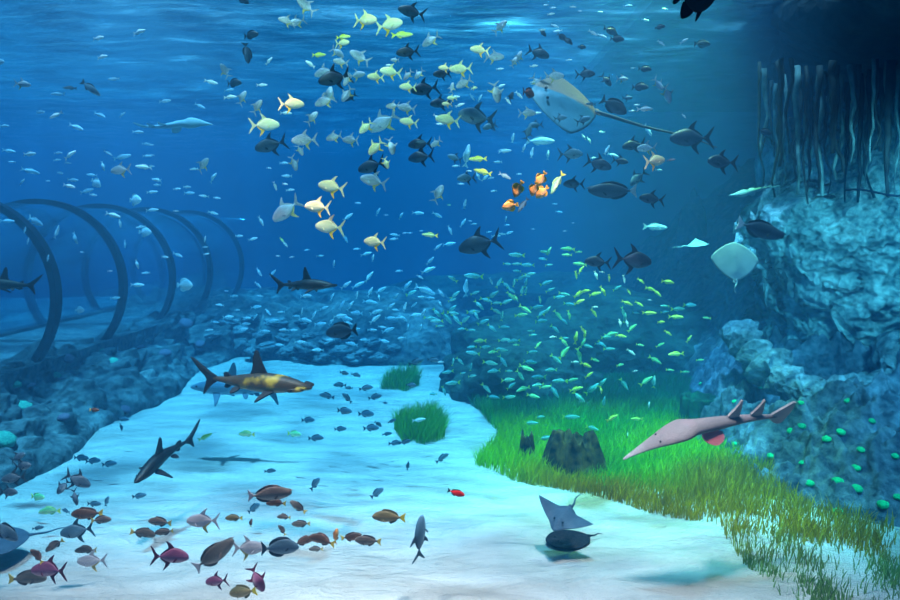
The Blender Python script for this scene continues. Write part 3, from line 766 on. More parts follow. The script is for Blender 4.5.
def school(kn, col, Y, text):
    for i, row in enumerate(text.replace('\n', ' ').split(';')):
        w = row.split()
        if not w: continue
        px, py, ln = float(w[0]), float(w[1]), float(w[2])
        d = w[3] if len(w) > 3 else ('L' if (i * 7 + int(px)) % 3 == 0 else 'R')
        pitch = float(w[4]) if len(w) > 4 else ((i * 37) % 17 - 8)
        yaw = float(w[5]) if len(w) > 5 else ((i * 53) % 50 - 25)
        y_ = Y[0] + (Y[1] - Y[0]) * ((i * 0.618) % 1.0)
        put_fish(kn, col, px, py, ln, d, pitch, yaw, y_)

school('pompano', 'yellow', (5.6, 6.6), """365 20 25 R -6;389 25 28 R 5;376 77 17 L 0;391 72 22 L 5;408 87 17 L 0;445 68 12 L 0;461 69 23 L -3;480 50 20 L 8;448 120 25 L 8;
409 122 19 L 10;291 104 26 R 0;264 125 30 R 3;332 187 29 L 12;318 207 28 L 5;330 227 31 L 5;375 242 23 L 5;654 161 25 R 8;342 43 14 R 0;376 147 20 L -45;452 98 9 L;447 104 9 L;474 88 6 R;366 127 18 L -45;386 163 11 R -70""")
school('snapper', 'lime', (6.0, 6.4), "402 35 22 R 5 5;319 55 13 R -3;343 37 14 R 0;478 159 19 L 0 10;483 172 19 L 15 10")
school('pompano', 'silver', (6.4, 8.0), """287 21 16 L 10;297 22 15 L -20;306 6 22 L 40;337 52 16 R -35;360 57 22 L 28;341 62 14 L 10;325 72 22 L -20;347 80 12 L -60;357 75 15 R 10;347 94 18 L -55;
325 101 22 L -20;329 95 17 R 78;312 118 16 R 50;393 106 13 L 0;407 108 19 L 12;408 75 11 L -45;419 74 11 L -45;452 88 9 R 80;464 83 18 L -30;500 27 17 R 40;494 57 20 R -3;
519 57 11 R 70;514 62 10 R 60;554 76 20 R 0;537 82 17 R -50;527 113 18 R 0;496 92 22 R -78;658 84 16 R -50;667 94 19 R -70;622 79 11 R 0;647 148 19 L 0;391 146 17 R -75;436 143 12 L -30;
351 140 18 L 5;305 140 25 L -6;294 163 14 R -70;287 210 33 L -38;225 71 16 L 60;242 98 14 R 60;257 107 15 R 55;438 194 20 R 62;374 181 28 L 15;384 122 34 L -32;395 60 8;121 170 22 L -5;
203 165 15 R 55;22 84 14 R -5;334 137 17 L -12;431 40 20 L -30;300 150 10 R -60""")
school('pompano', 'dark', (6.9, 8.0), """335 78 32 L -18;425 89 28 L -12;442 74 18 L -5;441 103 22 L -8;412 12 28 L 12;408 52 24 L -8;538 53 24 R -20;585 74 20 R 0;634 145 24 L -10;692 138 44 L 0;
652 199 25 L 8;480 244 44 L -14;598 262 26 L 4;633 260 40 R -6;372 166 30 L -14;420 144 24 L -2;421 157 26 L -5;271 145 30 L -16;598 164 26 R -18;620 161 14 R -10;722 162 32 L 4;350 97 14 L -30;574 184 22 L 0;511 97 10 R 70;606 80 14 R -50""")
school('pompano', 'slate', (6.8, 8.4), "477 117 38 L 6;467 178 20 L -5;570 154 24 R 0;638 178 22 L -40;490 126 14 L -20;560 118 12 R;536 125 14 L;583 120 16 R 20;570 128 12 R 40;627 98 10 R;528 133 16 R 70;455 158 14 L 20")
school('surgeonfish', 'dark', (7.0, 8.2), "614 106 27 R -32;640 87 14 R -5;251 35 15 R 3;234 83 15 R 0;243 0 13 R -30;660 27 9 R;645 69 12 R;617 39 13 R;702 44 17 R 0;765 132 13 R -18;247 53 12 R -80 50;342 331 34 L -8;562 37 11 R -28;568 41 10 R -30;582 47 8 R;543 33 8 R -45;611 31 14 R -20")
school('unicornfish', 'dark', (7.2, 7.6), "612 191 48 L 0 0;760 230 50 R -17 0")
school('angelfish', 'gold', (4.6, 5.0), "518 189 15 L -62;541 179 16 L -58;534 189 13 L -70;542 192 17 L -40;510 206 15 L -12")
school('snapper', 'green', (5.5, 6.5), "557 183 24 L -58;430 235 15 L 5 0")
school('fusilier', 'slate', (6, 7), "523 205 18 L -55 0;90 88 26 R -36 0;70 88 11;591 104 10;420 142 10;671 160 8")
school('batfish', 'black', (3.5, 3.5), "694 -4 44 R 0 0")
school('fusilier', 'white', (6.5, 8.2), """99 38 12 R 3;139 32 14 R 8;102 57 12 R 5;30 154 13 R 3;70 155 14 R 30;56 115 12 L -30;144 167 15 L 5;69 186 12 R -12;113 215 14 R -15;262 85 10 R;230 97 12 R;269 61 9 R 50;
211 82 12 R -12;645 109 15 R 3;286 113 10 R;310 64 11 L 35;275 186 8 R -70;285 184 6 R;593 33 9 R -35;602 36 9 R -25;661 43 8 R -40;500 69 7;553 8 6;573 7 6;546 5 5;580 11 4;551 14 7 R 10;569 60 6;534 66 8;555 26 8 R -20;558 31 8;542 30 7 R 10;
632 111 6;633 68 4;684 116 5 R -50;637 105 6;684 41 8 R 30;575 150 7;537 113 8;533 82 5;519 95 9 R -45;508 101 8 R -50;501 86 8 R 20;440 124 7;437 117 8 R -35;455 97 9 R;460 105 9 R 20;505 176 12 R -25;469 171 5;389 65 6""")
school('fusilier', 'blue', (7.6, 9.6), """114 79 9;58 94 11 L;40 112 11 R -3;100 115 12 R -20;122 115 8 R 35;76 127 17 R -20;4 126 10 R 0;138 132 11 R -3;9 151 12 R -8;12 162 7;58 153 8;57 160 7;68 163 6;108 153 8 R -30;122 157 17 R 15;
103 166 9 R -75;30 171 15 R -15;60 173 8;22 182 8 R 40;48 181 5;73 180 11 R -3;92 175 9 L;87 191 13 R 15;93 195 8;146 144 9;147 156 9;165 101 11 R 8;200 106 10 R -25;151 145 5;152 155 5;151 166 6;157 180 11 L 8;157 185 8;152 192 9;
194 169 7;213 178 11 R 50;187 187 8;189 193 11 R 0;177 189 8;204 196 9;217 198 7;269 168 5;284 163 9;287 176 10;290 190 8;229 90 9 R 10;152 210 11 R 6;176 211 5;213 213 9 R -15;120 223 8 R -80;125 244 7 R -85;141 227 8;165 257 7;178 255 10 R -20;
205 239 6 R 80;205 247 6;206 254 6;137 264 9 R -70;146 273 8;137 285 13 R 0;110 271 5;115 298 9;82 252 5;7 221 12 R 0;25 230 6 R 80;28 241 6 R 80;48 258 6 R 80;35 221 22 R -20;57 232 12 R 70;75 238 12 R -60;261 221 10 R -60;239 236 8;253 239 9 R 15;
278 256 4;292 257 5;467 156 24 R 80;655 227 25 R -3;600 12 5;628 6 9 R;665 9 5;645 20 8;456 166 7;478 176 8 R -60;485 178 8 R 40;491 178 6;494 191 6;461 184 6;498 162 8;519 174 5;505 151 12 R;513 138 9 R 80;532 153 10 R 80;548 155 9 R 85;540 141 30 R 0;524 148 8 R 70;575 158 5;
593 158 6;589 140 7 R -60;584 137 6 R -60;659 170 7;602 132 6;648 130 12 R -60;607 150 9 R 60;613 155 10 R -20;480 98 7 R 60;472 97 8 R -55;503 150 6""")
school('fusilier', 'blue', (10.0, 12.5), """259 272 9 R -50;273 273 8 R 45;258 285 8 R -40;226 291 5;237 310 6;228 317 11;236 320 6;247 318 8;255 317 7 R 50;245 324 10;243 329 9;272 321 12;265 331 9;284 330 10;293 330 8;209 330 7;256 307 9;268 312 8 R -40;
358 203 6;378 212 8 R 60;348 217 11 R 35;345 238 10 R -60;395 235 9;394 239 8;357 249 7;366 254 11 R 15;373 258 7 R 80;320 256 7;334 264 7 R 85;307 250 6;386 215 4;346 285 11 R 35;358 285 12 R 25;369 277 11 R 50;306 296 11 R 5;332 297 8 R 60;370 292 10 R 60;381 290 11 R 30;
379 297 6 R -80;357 295 7 R 80;342 305 10 R 60;350 306 11 R 55;370 302 14 R -8;396 296 7 R 50;391 306 9 R 35;396 310 7;376 312 12 R 15;375 319 12 R 35;357 313 12;340 316 12;345 318 14 R -8;305 320 13 R -10;314 315 8 R 60;320 324 12 R 8;331 322 8 R 45;390 318 10;398 318 8;
382 327 8;388 330 12 R 20;372 330 9;302 311 6 R 80;355 329 9;348 323 9 R -20;399 271 7;418 213 11;437 215 10 R -25;401 216 7 R 60;421 231 4;450 230 9 R -65;463 223 9 R 55;438 247 9 R 40;449 244 12 R 10;430 261 10 R 45;465 204 9 R 80;470 221 4;405 233 5;410 233 5;474 224 6;
496 236 9;489 232 5;428 270 14 R 20;420 277 7 R -30;466 288 15 R 85;491 281 7 R -60;407 286 12 R 45;425 290 22 R -20;441 293 9 R -50;430 298 9;422 297 8;405 307 9 R 75;414 305 7 R 40;440 303 6 R -60;403 318 10 R -40;415 315 12 R 5;423 313 9 R 60;408 327 6 R 80;421 327 6 R 80;
559 212 7;555 204 5;506 219 5 R 80;507 225 5;509 233 8 R 20;502 234 6;573 223 3;565 231 4;533 229 4;234 296 7;220 305 8;215 322 8;281 312 7;296 316 7;324 308 8 R 20;260 296 6;352 344 12;330 340 9;300 342 10;280 345 9;318 350 10;365 340 9;384 341 10;402 338 8""")
school('snapper', 'teal', (10.0, 11.8), """453 279 10 L 30;474 276 20 L 5 0;499 283 10 R 60;411 293 11 R 25;455 295 11 R 40;452 300 8 R 20;475 293 9 R 20;493 295 13 R 35;486 300 12 R -15;479 305 12 R -45;496 303 10 R;437 313 11 R -50;430 318 12;437 321 12;452 309 10 R 40;453 313 11 R -10;447 318 14 R -50;
456 319 12 R -45;465 320 11 R 40;473 312 13 R 5;476 315 9 R -60;483 322 12 R 25;492 328 11 R -40;496 311 11 R -30;462 329 8;471 330 8;440 326 8;485 347 10;473 353 13;472 347 9;460 361 9 R -45;453 362 7 R 80;471 367 7 R 80;463 373 5;472 376 8 R 15;448 372 11;453 383 14 L 0;
444 391 9 R -70;433 394 8;490 363 14 R -8;494 371 12;486 388 12 R -45;493 397 12 R -10;499 349 9;517 255 17 L 3 0;543 259 8;507 264 8;517 264 9;528 265 12;549 265 7;517 271 8;526 276 8;530 274 10 R 10;546 283 12 R 20;550 290 9 R 25;506 285 10 R -40;511 290 9 R -35;522 291 9 R 80;
526 283 9 R 80;526 291 8 R 80;514 283 8 R 80;521 278 10 R 30;506 302 12 R 20;537 307 12 R 8;541 314 10 R 35;547 311 10 R 50;541 321 12;559 297 10;564 294 10;569 304 10;502 316 9 R 80;504 327 10;531 331 7;504 340 11;514 341 12;503 350 9;503 361 13 R -55;532 352 10 R 5;533 335 7;
530 362 13 R -8;509 371 7;508 380 13 R 0;511 386 10 R 30;520 375 12 R -50;539 377 14 L 5;551 370 11 L 0;538 385 11;554 391 14 R -55;560 381 16 L 0 0;579 397 14 R -40;592 389 18 R 40 0;556 359 13 R -40;564 321 9 R -45;617 288 9 R 30;665 306 8;665 312 8;678 309 13 R 0;636 313 7;
690 305 13;606 337 10 R;602 344 9 R -35;609 349 10;654 382 11 R 85;624 384 12 R -55;602 383 11 R 50;599 344 8;587 346 11 R -15;509 397 12;531 423 13 R 0;571 417 18 R 0;546 438 15 R 5;592 428 13 R -20;540 417 9;604 402 10 R 80;623 312 10 R -70;625 318 9 R 80;555 329 11 R -40;565 338 6""")
school('snapper', 'green', (9.6, 11.2), """480 341 11 L 0;493 352 9 L;526 368 14 R -15;523 389 13 L -15;533 396 12 R -10;545 387 11 R 10;511 296 11 R -45;521 315 12 R 8;579 355 14 R -75;564 353 15 R 50;564 342 11 R -50;583 343 10 R 60;568 249 13 L 3;567 255 9 L 0;579 252 7;580 264 12 L 5;545 252 9;549 251 8 R 60;
525 309 12 R -30;558 315 11 R -50;569 315 9 R -80;572 380 11 R 15;655 360 13 R -30;646 381 14 R 35;611 334 13 R 10;632 328 11 R 40;516 298 7 R -60;540 300 7 R -80;707 318 7;449 205 4;516 345 6;538 345 8 R 40;595 360 9 R -20;620 365 8;640 345 7;660 345 8 R 30;670 370 7;685 372 8;700 360 7 R""")
school('snapper', 'lime', (8.6, 10.0), """579 302 10 R 25;579 294 11 R 35;585 291 9 R 10;595 294 11 R 15;594 313 9 R -55;583 330 8 R -60;576 275 8 R -80;581 270 9 R 55;576 389 13 R 15;589 375 9 R 35;586 365 11 R -25;576 338 12 R 82;585 335 8 R 80;609 278 7 R -85;603 291 10 R -60;668 282 13 R -10;
650 289 11 R -15;657 293 9 R -40;627 303 10 R -20;639 304 8 R -30;649 313 12 R 0;676 317 13 R 0;621 336 10 R -10;668 333 8 R -35;689 339 8 R 55;676 354 14 L -5;612 418 12 R 25;637 419 11 L 0;601 390 7 R -80;282 240 6 R -50;205 437 13 R 25;661 322 8;641 281 8 R -35;629 292 6 R -50""")
school('fusilier', 'white', (9.6, 10.6), "624 279 7 R -80;596 275 8 R -70;553 337 7;575 362 7;602 272 5;631 352 9 R -35;649 405 6 R 85;620 323 8 R -80;627 323 8 R -75;595 307 6;650 300 4;635 371 5;441 362 6;285 244 7 R -50;419 420 12 R 5")
# dark little fish low over the pale sand
school('bream', 'slate', (8.2, 9.6), """344 411 17 R 3;366 414 17 R 5;371 428 17 R 8;308 420 13 R 5;340 429 12 R 8;316 438 16 R 4;375 397 13 R 15;366 388 13 R 10;340 385 12 L 0;327 396 14 L 10;347 398 12 L 45;387 434 9 R;395 443 12 R 0;405 442 11 R 10;392 421 8 R 20;378 424 8 R -40;
416 362 13 R 15;356 375 9;344 373 9;433 360 11;411 385 10;123 419 12 R 0;121 427 7 R -80;81 458 15 R 0;93 461 16 R 5;109 464 16 R 8;94 504 13 R 0;139 496 13 R 10;107 501 9 R 75;270 471 10 R 0;408 466 8 R 80;442 458 13 R 28;38 528 9;66 511 9;315 484 14 R 52;254 508 14 R 38;377 493 15 R 38;385 403 5;349 388 7""")
school('bream', 'green', (8.0, 9.0), "247 434 17 L 0 0;294 434 14 R 3;37 497 19 R 5;50 511 20 L 0")
# fish close to the window over the front sand
school('pompano', 'slate', (5.4, 6.0), "77 480 28 R -28 10;63 487 18 L -50 0;75 497 16 R -70;77 531 34 L -8 0;420 538 22 R 82 60;22 466 20 R 10;14 478 24 L -5;8 492 20 R 0;18 457 16 R 30")
school('pompano', 'silver', (5.2, 5.6), "203 521 33 L 2 0;92 561 30 L 0 0;248 548 34 R 3 0")
school('pompano', 'purple', (4.8, 5.2), "170 556 38 R -3 0;217 581 25 L -10 10;257 579 28 R -62 0;50 570 38 L 0 0")
school('bream', 'grey', (5.0, 5.6), "160 522 24 L 6 0;143 533 26 R -10 0;164 532 19 L -5 0;86 550 20 L 3;55 545 20 L -32;101 520 21 R 4 0;28 578 38 R 0 0;282 530 11 L 55;316 549 13 L 0;284 517 13 L 0;368 541 27 L 6 0;301 524 19 L 0 0;298 507 20 L 38 0")
school('bream', 'brown', (5.0, 5.6), "276 503 18 L 8;304 541 22 R 15 0;322 540 28 L 14 0;351 537 22 R 12 0;87 514 32 L 0 0;37 556 18 L 50;94 410 10 R 0;251 523 8 R 80")
school('bream', 'olive', (5.2, 5.6), "389 517 34 L 3 0;234 518 18 L 0 0;243 592 32 L -15 20")
school('bream', 'orange', (5.2, 5.4), "336 536 13 R 80")
school('bream', 'red', (5.4, 5.4), "456 493 18 R -15 0")
school('surgeonfish', 'slate', (5.0, 5.4), "280 547 38 R 2 0;6 531 30 R -38 0")
school('unicornfish', 'grey', (4.8, 5.4), "270 494 44 R 3 0;214 555 50 R 36 0")
# round pale fish drifting by the tunnel
school('angelfish', 'blue', (8.0, 9.0), "135 200 16 R 0;185 285 18 R 0;96 183 12 R -30;145 232 13 R 0;80 310 9 R 0;0 62 9 R 0")

# ------------------------------------------------------------------ sharks and rays
def build_creature(name, parts, loc, M3, size):
    root = bpy.data.objects.new(name, None); COL.objects.link(root)
    for nm, g, m, sm in parts:
        me = fix_normals(mesh_pv(nm, *g)); link_mesh(nm, me, m, root, smooth=sm)
    root.location = loc; root.rotation_euler = M3.to_euler(); root.scale = (size,) * 3
    return root
def flat_fin(outline, M4, th=0.006): return xform(fin(outline, th), M4)
def sbend(g, a, ph=0.0): return bend(g, a, ph)
def shark_parts(mat, finm, hammer=True, bd=0.05, ph=0.2):
    body = loft([.5, .47, .40, .29, .14, -.02, -.16, -.26, -.31], [.004, .022, .046, .072, .082, .062, .034, .022, .02],
                [-.012, -.026, -.04, -.06, -.064, -.05, -.03, -.018, -.014], [.006, .03, .046, .064, .068, .05, .026, .014, .010], 20, 34)
    pt = [('body', body, mat, True),
          ('tail_fin', fin([(-.27, .02), (-.35, .055), (-.53, .175), (-.45, .075), (-.365, .0), (-.375, -.04), (-.405, -.145), (-.335, -.055), (-.27, -.016)], .008), finm, False),
          ('dorsal_fin', fin([(.18, .05), (.12, .16), (.075, .265), (.05, .19), (.05, .11), (.02, .05)], .009), finm, False),
          ('second_dorsal_fin', fin([(-.14, .03), (-.175, .065), (-.215, .06), (-.205, .022)], .006), finm, False),
          ('anal_fin', fin([(-.13, -.025), (-.165, -.06), (-.205, -.055), (-.19, -.02)], .006), finm, False)]
    k_ = .72 if hammer else 1.0
    pf = [(.0, 0), (-.05, .08 * k_), (-.11, .20 * k_), (-.105, .11 * k_), (-.085, .0)]
    pv = [(.0, 0), (-.03, .05), (-.075, .07), (-.07, .0)]
    for s in (-1, 1):
        B = Matrix.Translation((.26, s * .045, -.04)) @ Matrix.Rotation(R(s * -118), 4, 'X')
        pt.append(('pectoral_fin', flat_fin(pf, B), finm, False))
        B = Matrix.Translation((-.03, s * .03, -.035)) @ Matrix.Rotation(R(s * -125), 4, 'X')
        pt.append(('pelvic_fin', flat_fin(pv, B), finm, False))
    if hammer:
        V = []; Fc = []; n = 12; m = 25
        for j in range(m):
            s = -1 + 2 * j / (m - 1); ch = .085 * (1 - 0.35 * s * s) * (1 if abs(s) < .95 else .7); cx = .475 - .05 * s * s + .012 * math.cos(s * 9)
            for k in range(n):
                a = 2 * math.pi * k / n
                V.append((cx + ch * .5 * math.cos(a), s * .145, -.006 + .019 * (1 - .3 * s * s) * math.sin(a)))
        for j in range(m - 1):
            for k in range(n): Fc.append((j * n + k, j * n + (k + 1) % n, (j + 1) * n + (k + 1) % n, (j + 1) * n + k))
        Fc += [tuple(range(n - 1, -1, -1)), tuple(range((m - 1) * n, m * n))]
        pt.append(('hammer_head', (V, Fc), mat, True))
        for s in (-1, 1): pt.append(('eye', ball((.43, s * .146, -.005), .010, 8, 6), M['pupil'], True))
    else:
        for s in (-1, 1): pt.append(('eye', ball((.42, s * .038, .012), .010, 8, 6), M['pupil'], True))
    return [(a, sbend(g, bd, ph), m_, sm) for a, g, m_, sm in pt]
SK = fish_mat('skin_shark_brown_lit', (0.022, 0.017, 0.012), (0.055, 0.036, 0.02), (0.16, 0.13, 0.1), blotch=(0.42, 0.29, 0.03), bstr=0.7, bscale=6.0, bth=0.58)  # yellow blotches paint patches of light onto the brown skin
SKB = fish_mat('skin_shark_dark', (0.006, 0.007, 0.01), (0.014, 0.014, 0.017), (0.035, 0.035, 0.035))
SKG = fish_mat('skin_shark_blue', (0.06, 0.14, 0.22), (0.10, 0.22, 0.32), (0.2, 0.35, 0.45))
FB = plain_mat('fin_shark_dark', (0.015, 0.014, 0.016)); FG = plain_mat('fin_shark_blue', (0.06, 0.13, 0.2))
def heading_axes(head, up):
    x = Vector(head).normalized(); z = Vector(up); z = (z - x * z.dot(x)).normalized(); y = z.cross(x)
    return Matrix((x, y, z)).transposed()
def shark(px, py, ln, d, pitch, yaw, roll, Y, mat, finm, label, hammer=True, bd=0.03, ph=0.2):
    nm = 'hammerhead_shark' if hammer else 'reef_shark'
    o = build_creature(nm, shark_parts(mat, finm, hammer, bd, ph), P(px, py, Y), heading(d, pitch, yaw, roll), ln * Y / F / max(.3, math.cos(R(yaw))))
    return tag(o, label, 'shark')
shark(248, 382, 128, 'R', -1, -14, 0, 6.6, SK, FB, 'large brown hammerhead shark with painted yellow light patches swimming right over the pale sand')
shark(301, 285, 70, 'R', 1, -18, 0, 7.2, SKB, FB, 'black hammerhead shark swimming right, above the dark far reef')
shark(240, 389, 104, 'L', 1, 8, 0, 9.2, SKG, FG, 'faint blue shark swimming left, half hidden behind the brown hammerhead', False)
o = build_creature('reef_shark', shark_parts(SKB, FB, False, .05, .2), P(167, 455, 7.0), heading_axes((-.26, -.94, -.24), (.08, -.34, .93)), 0.95)
tag(o, 'dark shark with spread side fins gliding down over the left sand', 'shark')
shark(10, 285, 72, 'L', 0, 6, 0, 7.6, SKB, FB, 'dark shark at the left edge with only its tail in view before the first hoop', False)

def disc_parts(top, under, finm, r_of, thick=.055, tail_len=1.2, curl=0.0, flap=0.0, pelvic=True):
    """a ray lying in XY, nose to +X; r_of(angle) is its outline"""
    n, m = 56, 12
    def sheet(sgn):
        V = [(0, 0, sgn * thick)]; Fc = []
        for j in range(1, m + 1):
            t = j / m
            for k in range(n):
                a = 2 * math.pi * k / n; rr = r_of(a) * t
                x, y = rr * math.cos(a), rr * math.sin(a)
                core = math.exp(-((y / .13) ** 2)) * (1 if abs(x) < .3 else max(0, 1 - (abs(x) - .3) * 6))
                z = sgn * (thick * (0.45 * (1 - t ** 2) + .55 * core * (1 - t ** 4)) + .003) + flap * abs(y) ** 1.7 * (1 + .6 * (x)) + curl * x * x
                V.append((x, y, z))
        for k in range(n): Fc.append((0, 1 + k, 1 + (k + 1) % n))
        for j in range(m - 1):
            for k in range(n): Fc.append((1 + j * n + k, 1 + (j + 1) * n + k, 1 + (j + 1) * n + (k + 1) % n, 1 + j * n + (k + 1) % n))
        return V, Fc
    up, dn = sheet(1), sheet(-1)
    o = len(up[0]); rim = 1 + (m - 1) * n
    V = up[0] + dn[0]; Fc = up[1] + [tuple(reversed([i + o for i in f])) for f in dn[1]]
    Fc += [(rim + k, rim + (k + 1) % n, o + rim + (k + 1) % n, o + rim + k) for k in range(n)]
    mi = [0] * len(up[1]) + [1] * len(dn[1]) + [0] * n
    pt = [('body', (V, Fc), (top, under, mi), True)]
    xb_ = -r_of(math.pi) + .03
    pts = [Vector((xb_ - tail_len * q / 14, 0.02 * math.sin(q * .5), curl * xb_ * xb_ + .01 * math.sin(q * .7))) for q in range(15)]
    tm = tube('t', pts, [.022 * (1 - .9 * q / 14) + .003 for q in range(15)], 8)
    pt.append(('tail', ([tuple(v.co) for v in tm.vertices], [tuple(p.vertices) for p in tm.polygons]), finm, True)); bpy.data.meshes.remove(tm)
    if pelvic:
        for s in (-1, 1):
            B = Matrix.Translation((xb_ + .05, s * .03, 0)) @ Matrix.Rotation(R(90), 4, 'X') @ Matrix.Rotation(R(s * 28), 4, 'Y')
            pt.append(('pelvic_fin', flat_fin([(.04, .0), (-.02, .04), (-.13, .035), (-.14, -.02), (-.02, -.03)], B, .008), top, False))
    for s in (-1, 1): pt.append(('eye', ball((.27, s * .085, thick * .95 + curl * .07), .018, 8, 6), M['pupil'], True))
    return pt
def ray(name, parts, loc, M3, size, label, cat='ray'):
    root = bpy.data.objects.new(name, None); COL.objects.link(root)
    for nm, g, m_, sm in parts:
        me = mesh_pv(nm, *g)
        if isinstance(m_, tuple):
            me.materials.append(m_[0]); me.materials.append(m_[1]); me.polygons.foreach_set('material_index', m_[2]); mm = None
        else: mm = m_
        fix_normals(me); link_mesh(nm, me, mm, root, smooth=sm)
    root.location = loc; root.rotation_euler = M3.to_euler(); root.scale = (size,) * 3
    return tag(root, label, cat)
def diamond(a, w=.5, f=.42, b=.42, p=1.25):
    c, s = abs(math.cos(a)), abs(math.sin(a)); l = f if math.cos(a) > 0 else b
    return 1.0 / ((c / l) ** p + (s / w) ** p) ** (1 / p)
def eagle(a):                            # swept wings with a blunt head and hollowed rear edges
    c = math.cos(a); s_ = abs(math.sin(a))
    r = diamond(a, .56, .36, .30, 1.02 if c < 0 else 1.25)
    return r + .09 * math.exp(-(math.atan2(s_, c) / .3) ** 2) - .05 * math.exp(-((math.atan2(s_, c) - 2.25) / .4) ** 2)
def banded_ray_mat():
    t = NT('skin_stingray')
    tc = t.add('ShaderNodeTexCoord'); sp = t.add('ShaderNodeSeparateXYZ'); t.l(tc.outputs['Object'], sp.inputs[0])
    n = t.add('ShaderNodeTexNoise', Scale=7.0, Detail=5.0); t.l(tc.outputs['Object'], n.inputs['Vector'])
    a = t.add('ShaderNodeMath', operation='MULTIPLY_ADD'); a.inputs[1].default_value = 0.10; t.l(n.outputs['Fac'], a.inputs[0])
    d = t.add('ShaderNodeVectorMath', operation='DOT_PRODUCT'); d.inputs[1].default_value = (0.3, 1.0, 0); t.l(tc.outputs['Object'], d.inputs[0])
    b = t.add('ShaderNodeMath', operation='ADD'); b.inputs[1].default_value = 0.14; t.l(d.outputs['Value'], b.inputs[0]); t.l(b.outputs[0], a.inputs[2])
    col = t.ramp(a.outputs[0], [(0.12, (0.14, 0.075, 0.05)), (0.16, (0.012, 0.09, 0.14))])
    p = t.add('ShaderNodeBsdfPrincipled', Roughness=0.55); t.l(col, p.inputs['Base Color']); t.l(p.outputs[0], t.out.inputs['Surface']); return t.m
RT = plain_mat('skin_ray_grey_brown', (0.36, 0.28, 0.24), 0.6, 0, (0.25, 0.2, 0.18), 20)
RU = plain_mat('skin_ray_belly_teal', (0.20, 0.60, 0.68), 0.55, 0, (0.28, 0.7, 0.75), 5)
RW = plain_mat('skin_ray_belly_white', (0.20, 0.28, 0.31), 0.6, 0, (0.13, 0.21, 0.24), 4)
RB = plain_mat('skin_ray_blue', (0.045, 0.085, 0.13), 0.6, 0, (0.03, 0.06, 0.10), 8)
RD = plain_mat('ray_shadow_dark', (0.004, 0.006, 0.010), 0.9, 0, (0.03, 0.036, 0.05), 30, spec=0.02)
RP = plain_mat('skin_ray_pale', (0.15, 0.32, 0.42), 0.6, 0, (0.2, 0.38, 0.46), 6)
def axes(head, up):
    x = Vector(head).normalized(); z = Vector(up); z = (z - x * z.dot(x)).normalized(); y = z.cross(x)
    return Matrix((x, y, z)).transposed()
RS = banded_ray_mat()
ray('stingray', disc_parts(RS, RU, plain_mat('skin_ray_tail', (0.05, 0.06, 0.08)), lambda a: diamond(a, .5, .46, .42, 1.35), .07, 1.75, flap=-.05),
    P(565, 103, 7.6), axes((-.92, -.28, .20), (.18, -.76, .62)), .93, 'large stingray with grey brown back edge and long whip tail among the silver fish')
ray('stingray', disc_parts(RW, RW, RW, lambda a: diamond(a, .5, .36, .46, 1.4), .03, .30, flap=.05),
    P(735, 259, 8.2), axes((.06, .2, 1), (0, 1, -.1)), .56, 'pale upright ray showing its white belly beside the turquoise boulder')
ray('eagle_ray', disc_parts(RB, RP, RB, eagle, .11, .45, flap=.45),
    P(564, 516, 6.5), axes((-.50, -.70, -.24), (.10, -.38, .92)), .50, 'blue grey ray with raised wings gliding just above the sand')
g = G(568, 539)  # shadow of the blue grey ray, built as a flat dark ray
ray('stingray', disc_parts(RD, RD, RD, lambda a: diamond(a, .42, .5, .5, 1.7), .05, .35), (g.x, g.y, .0), axes((-.9, -.3, 0), (0, -.05, 1)), .46, 'black speckled ray-shaped shadow lying flat on the sand under the blue grey ray')
ray('eagle_ray', disc_parts(RP, RP, RP, lambda a: diamond(a, .5, .34, .34, 1.1), .05, .5, flap=.3), P(698, 245, 9.5), axes((.9, -.2, .1), (.1, -.25, .95)), .42, 'small pale ray left of the upright white ray')
g = G(4, 553)
ray('stingray', disc_parts(RB, RB, RB, lambda a: diamond(a, .5, .45, .42, 1.5), .05, .7), (g.x, g.y, .12), axes((-.8, -.5, 0), (0, -.15, 1)), .5, 'blue ray resting on the sand at the left edge')

def guitar_parts(mat, finm, pelm, arch=1.0):
    xs = [.5, .44, .36, .27, .19, .12, .0, -.15, -.30, -.42]
    body = loft(xs, [.003, .012, .022, .035, .045, .046, .043, .03, .02, .012], [-.004, -.01, -.016, -.02, -.022, -.026, -.03, -.022, -.015, -.010],
                [.006, .020, .040, .066, .074, .052, .043, .032, .019, .010], 24, 44, 1.15)
    def arc(g): return [(x, y + .03 * math.sin(x * 5), z - arch * max(0, x - .12) ** 2 + .05 * max(0, -x - .05) ** 2) for x, y, z in g[0]], g[1]
    pt = [('body', body, mat, True),
          ('dorsal_fin', fin([(-.08, .03), (-.135, .10), (-.155, .16), (-.168, .10), (-.172, .022)], .006), finm, False),
          ('dorsal_fin', fin([(-.24, .02), (-.29, .085), (-.31, .14), (-.32, .085), (-.325, .015)], .006), finm, False),
          ('tail_fin', fin([(-.38, .012), (-.43, .05), (-.51, .12), (-.50, .04), (-.465, -.05), (-.42, -.045), (-.38, -.012)], .006), finm, False)]
    for s in (-1, 1):
        B = Matrix.Translation((.04, s * .035, -.015)) @ Matrix.Rotation(R(90 + s * 28), 4, 'X')
        B = Matrix.Translation((.05, s * .03, -.012)) @ Matrix.Rotation(R(s * -138), 4, 'X')
        pt.append(('pelvic_fin', flat_fin([(.04, 0), (.02, .05), (-.05, .085), (-.11, .06), (-.10, 0)], B, .006), pelm, False))
        pt.append(('eye', ball((.335, s * .028, .023), .005, 8, 6), M['pupil'], True))
    return [(a, arc(g_), m_, sm) for a, g_, m_, sm in pt]
GT = fish_mat('skin_guitarfish', (0.26, 0.22, 0.22), (0.30, 0.26, 0.26), (0.48, 0.45, 0.45), rough=.6, blotch=(0.34, 0.25, 0.26), bstr=.5, bscale=12)
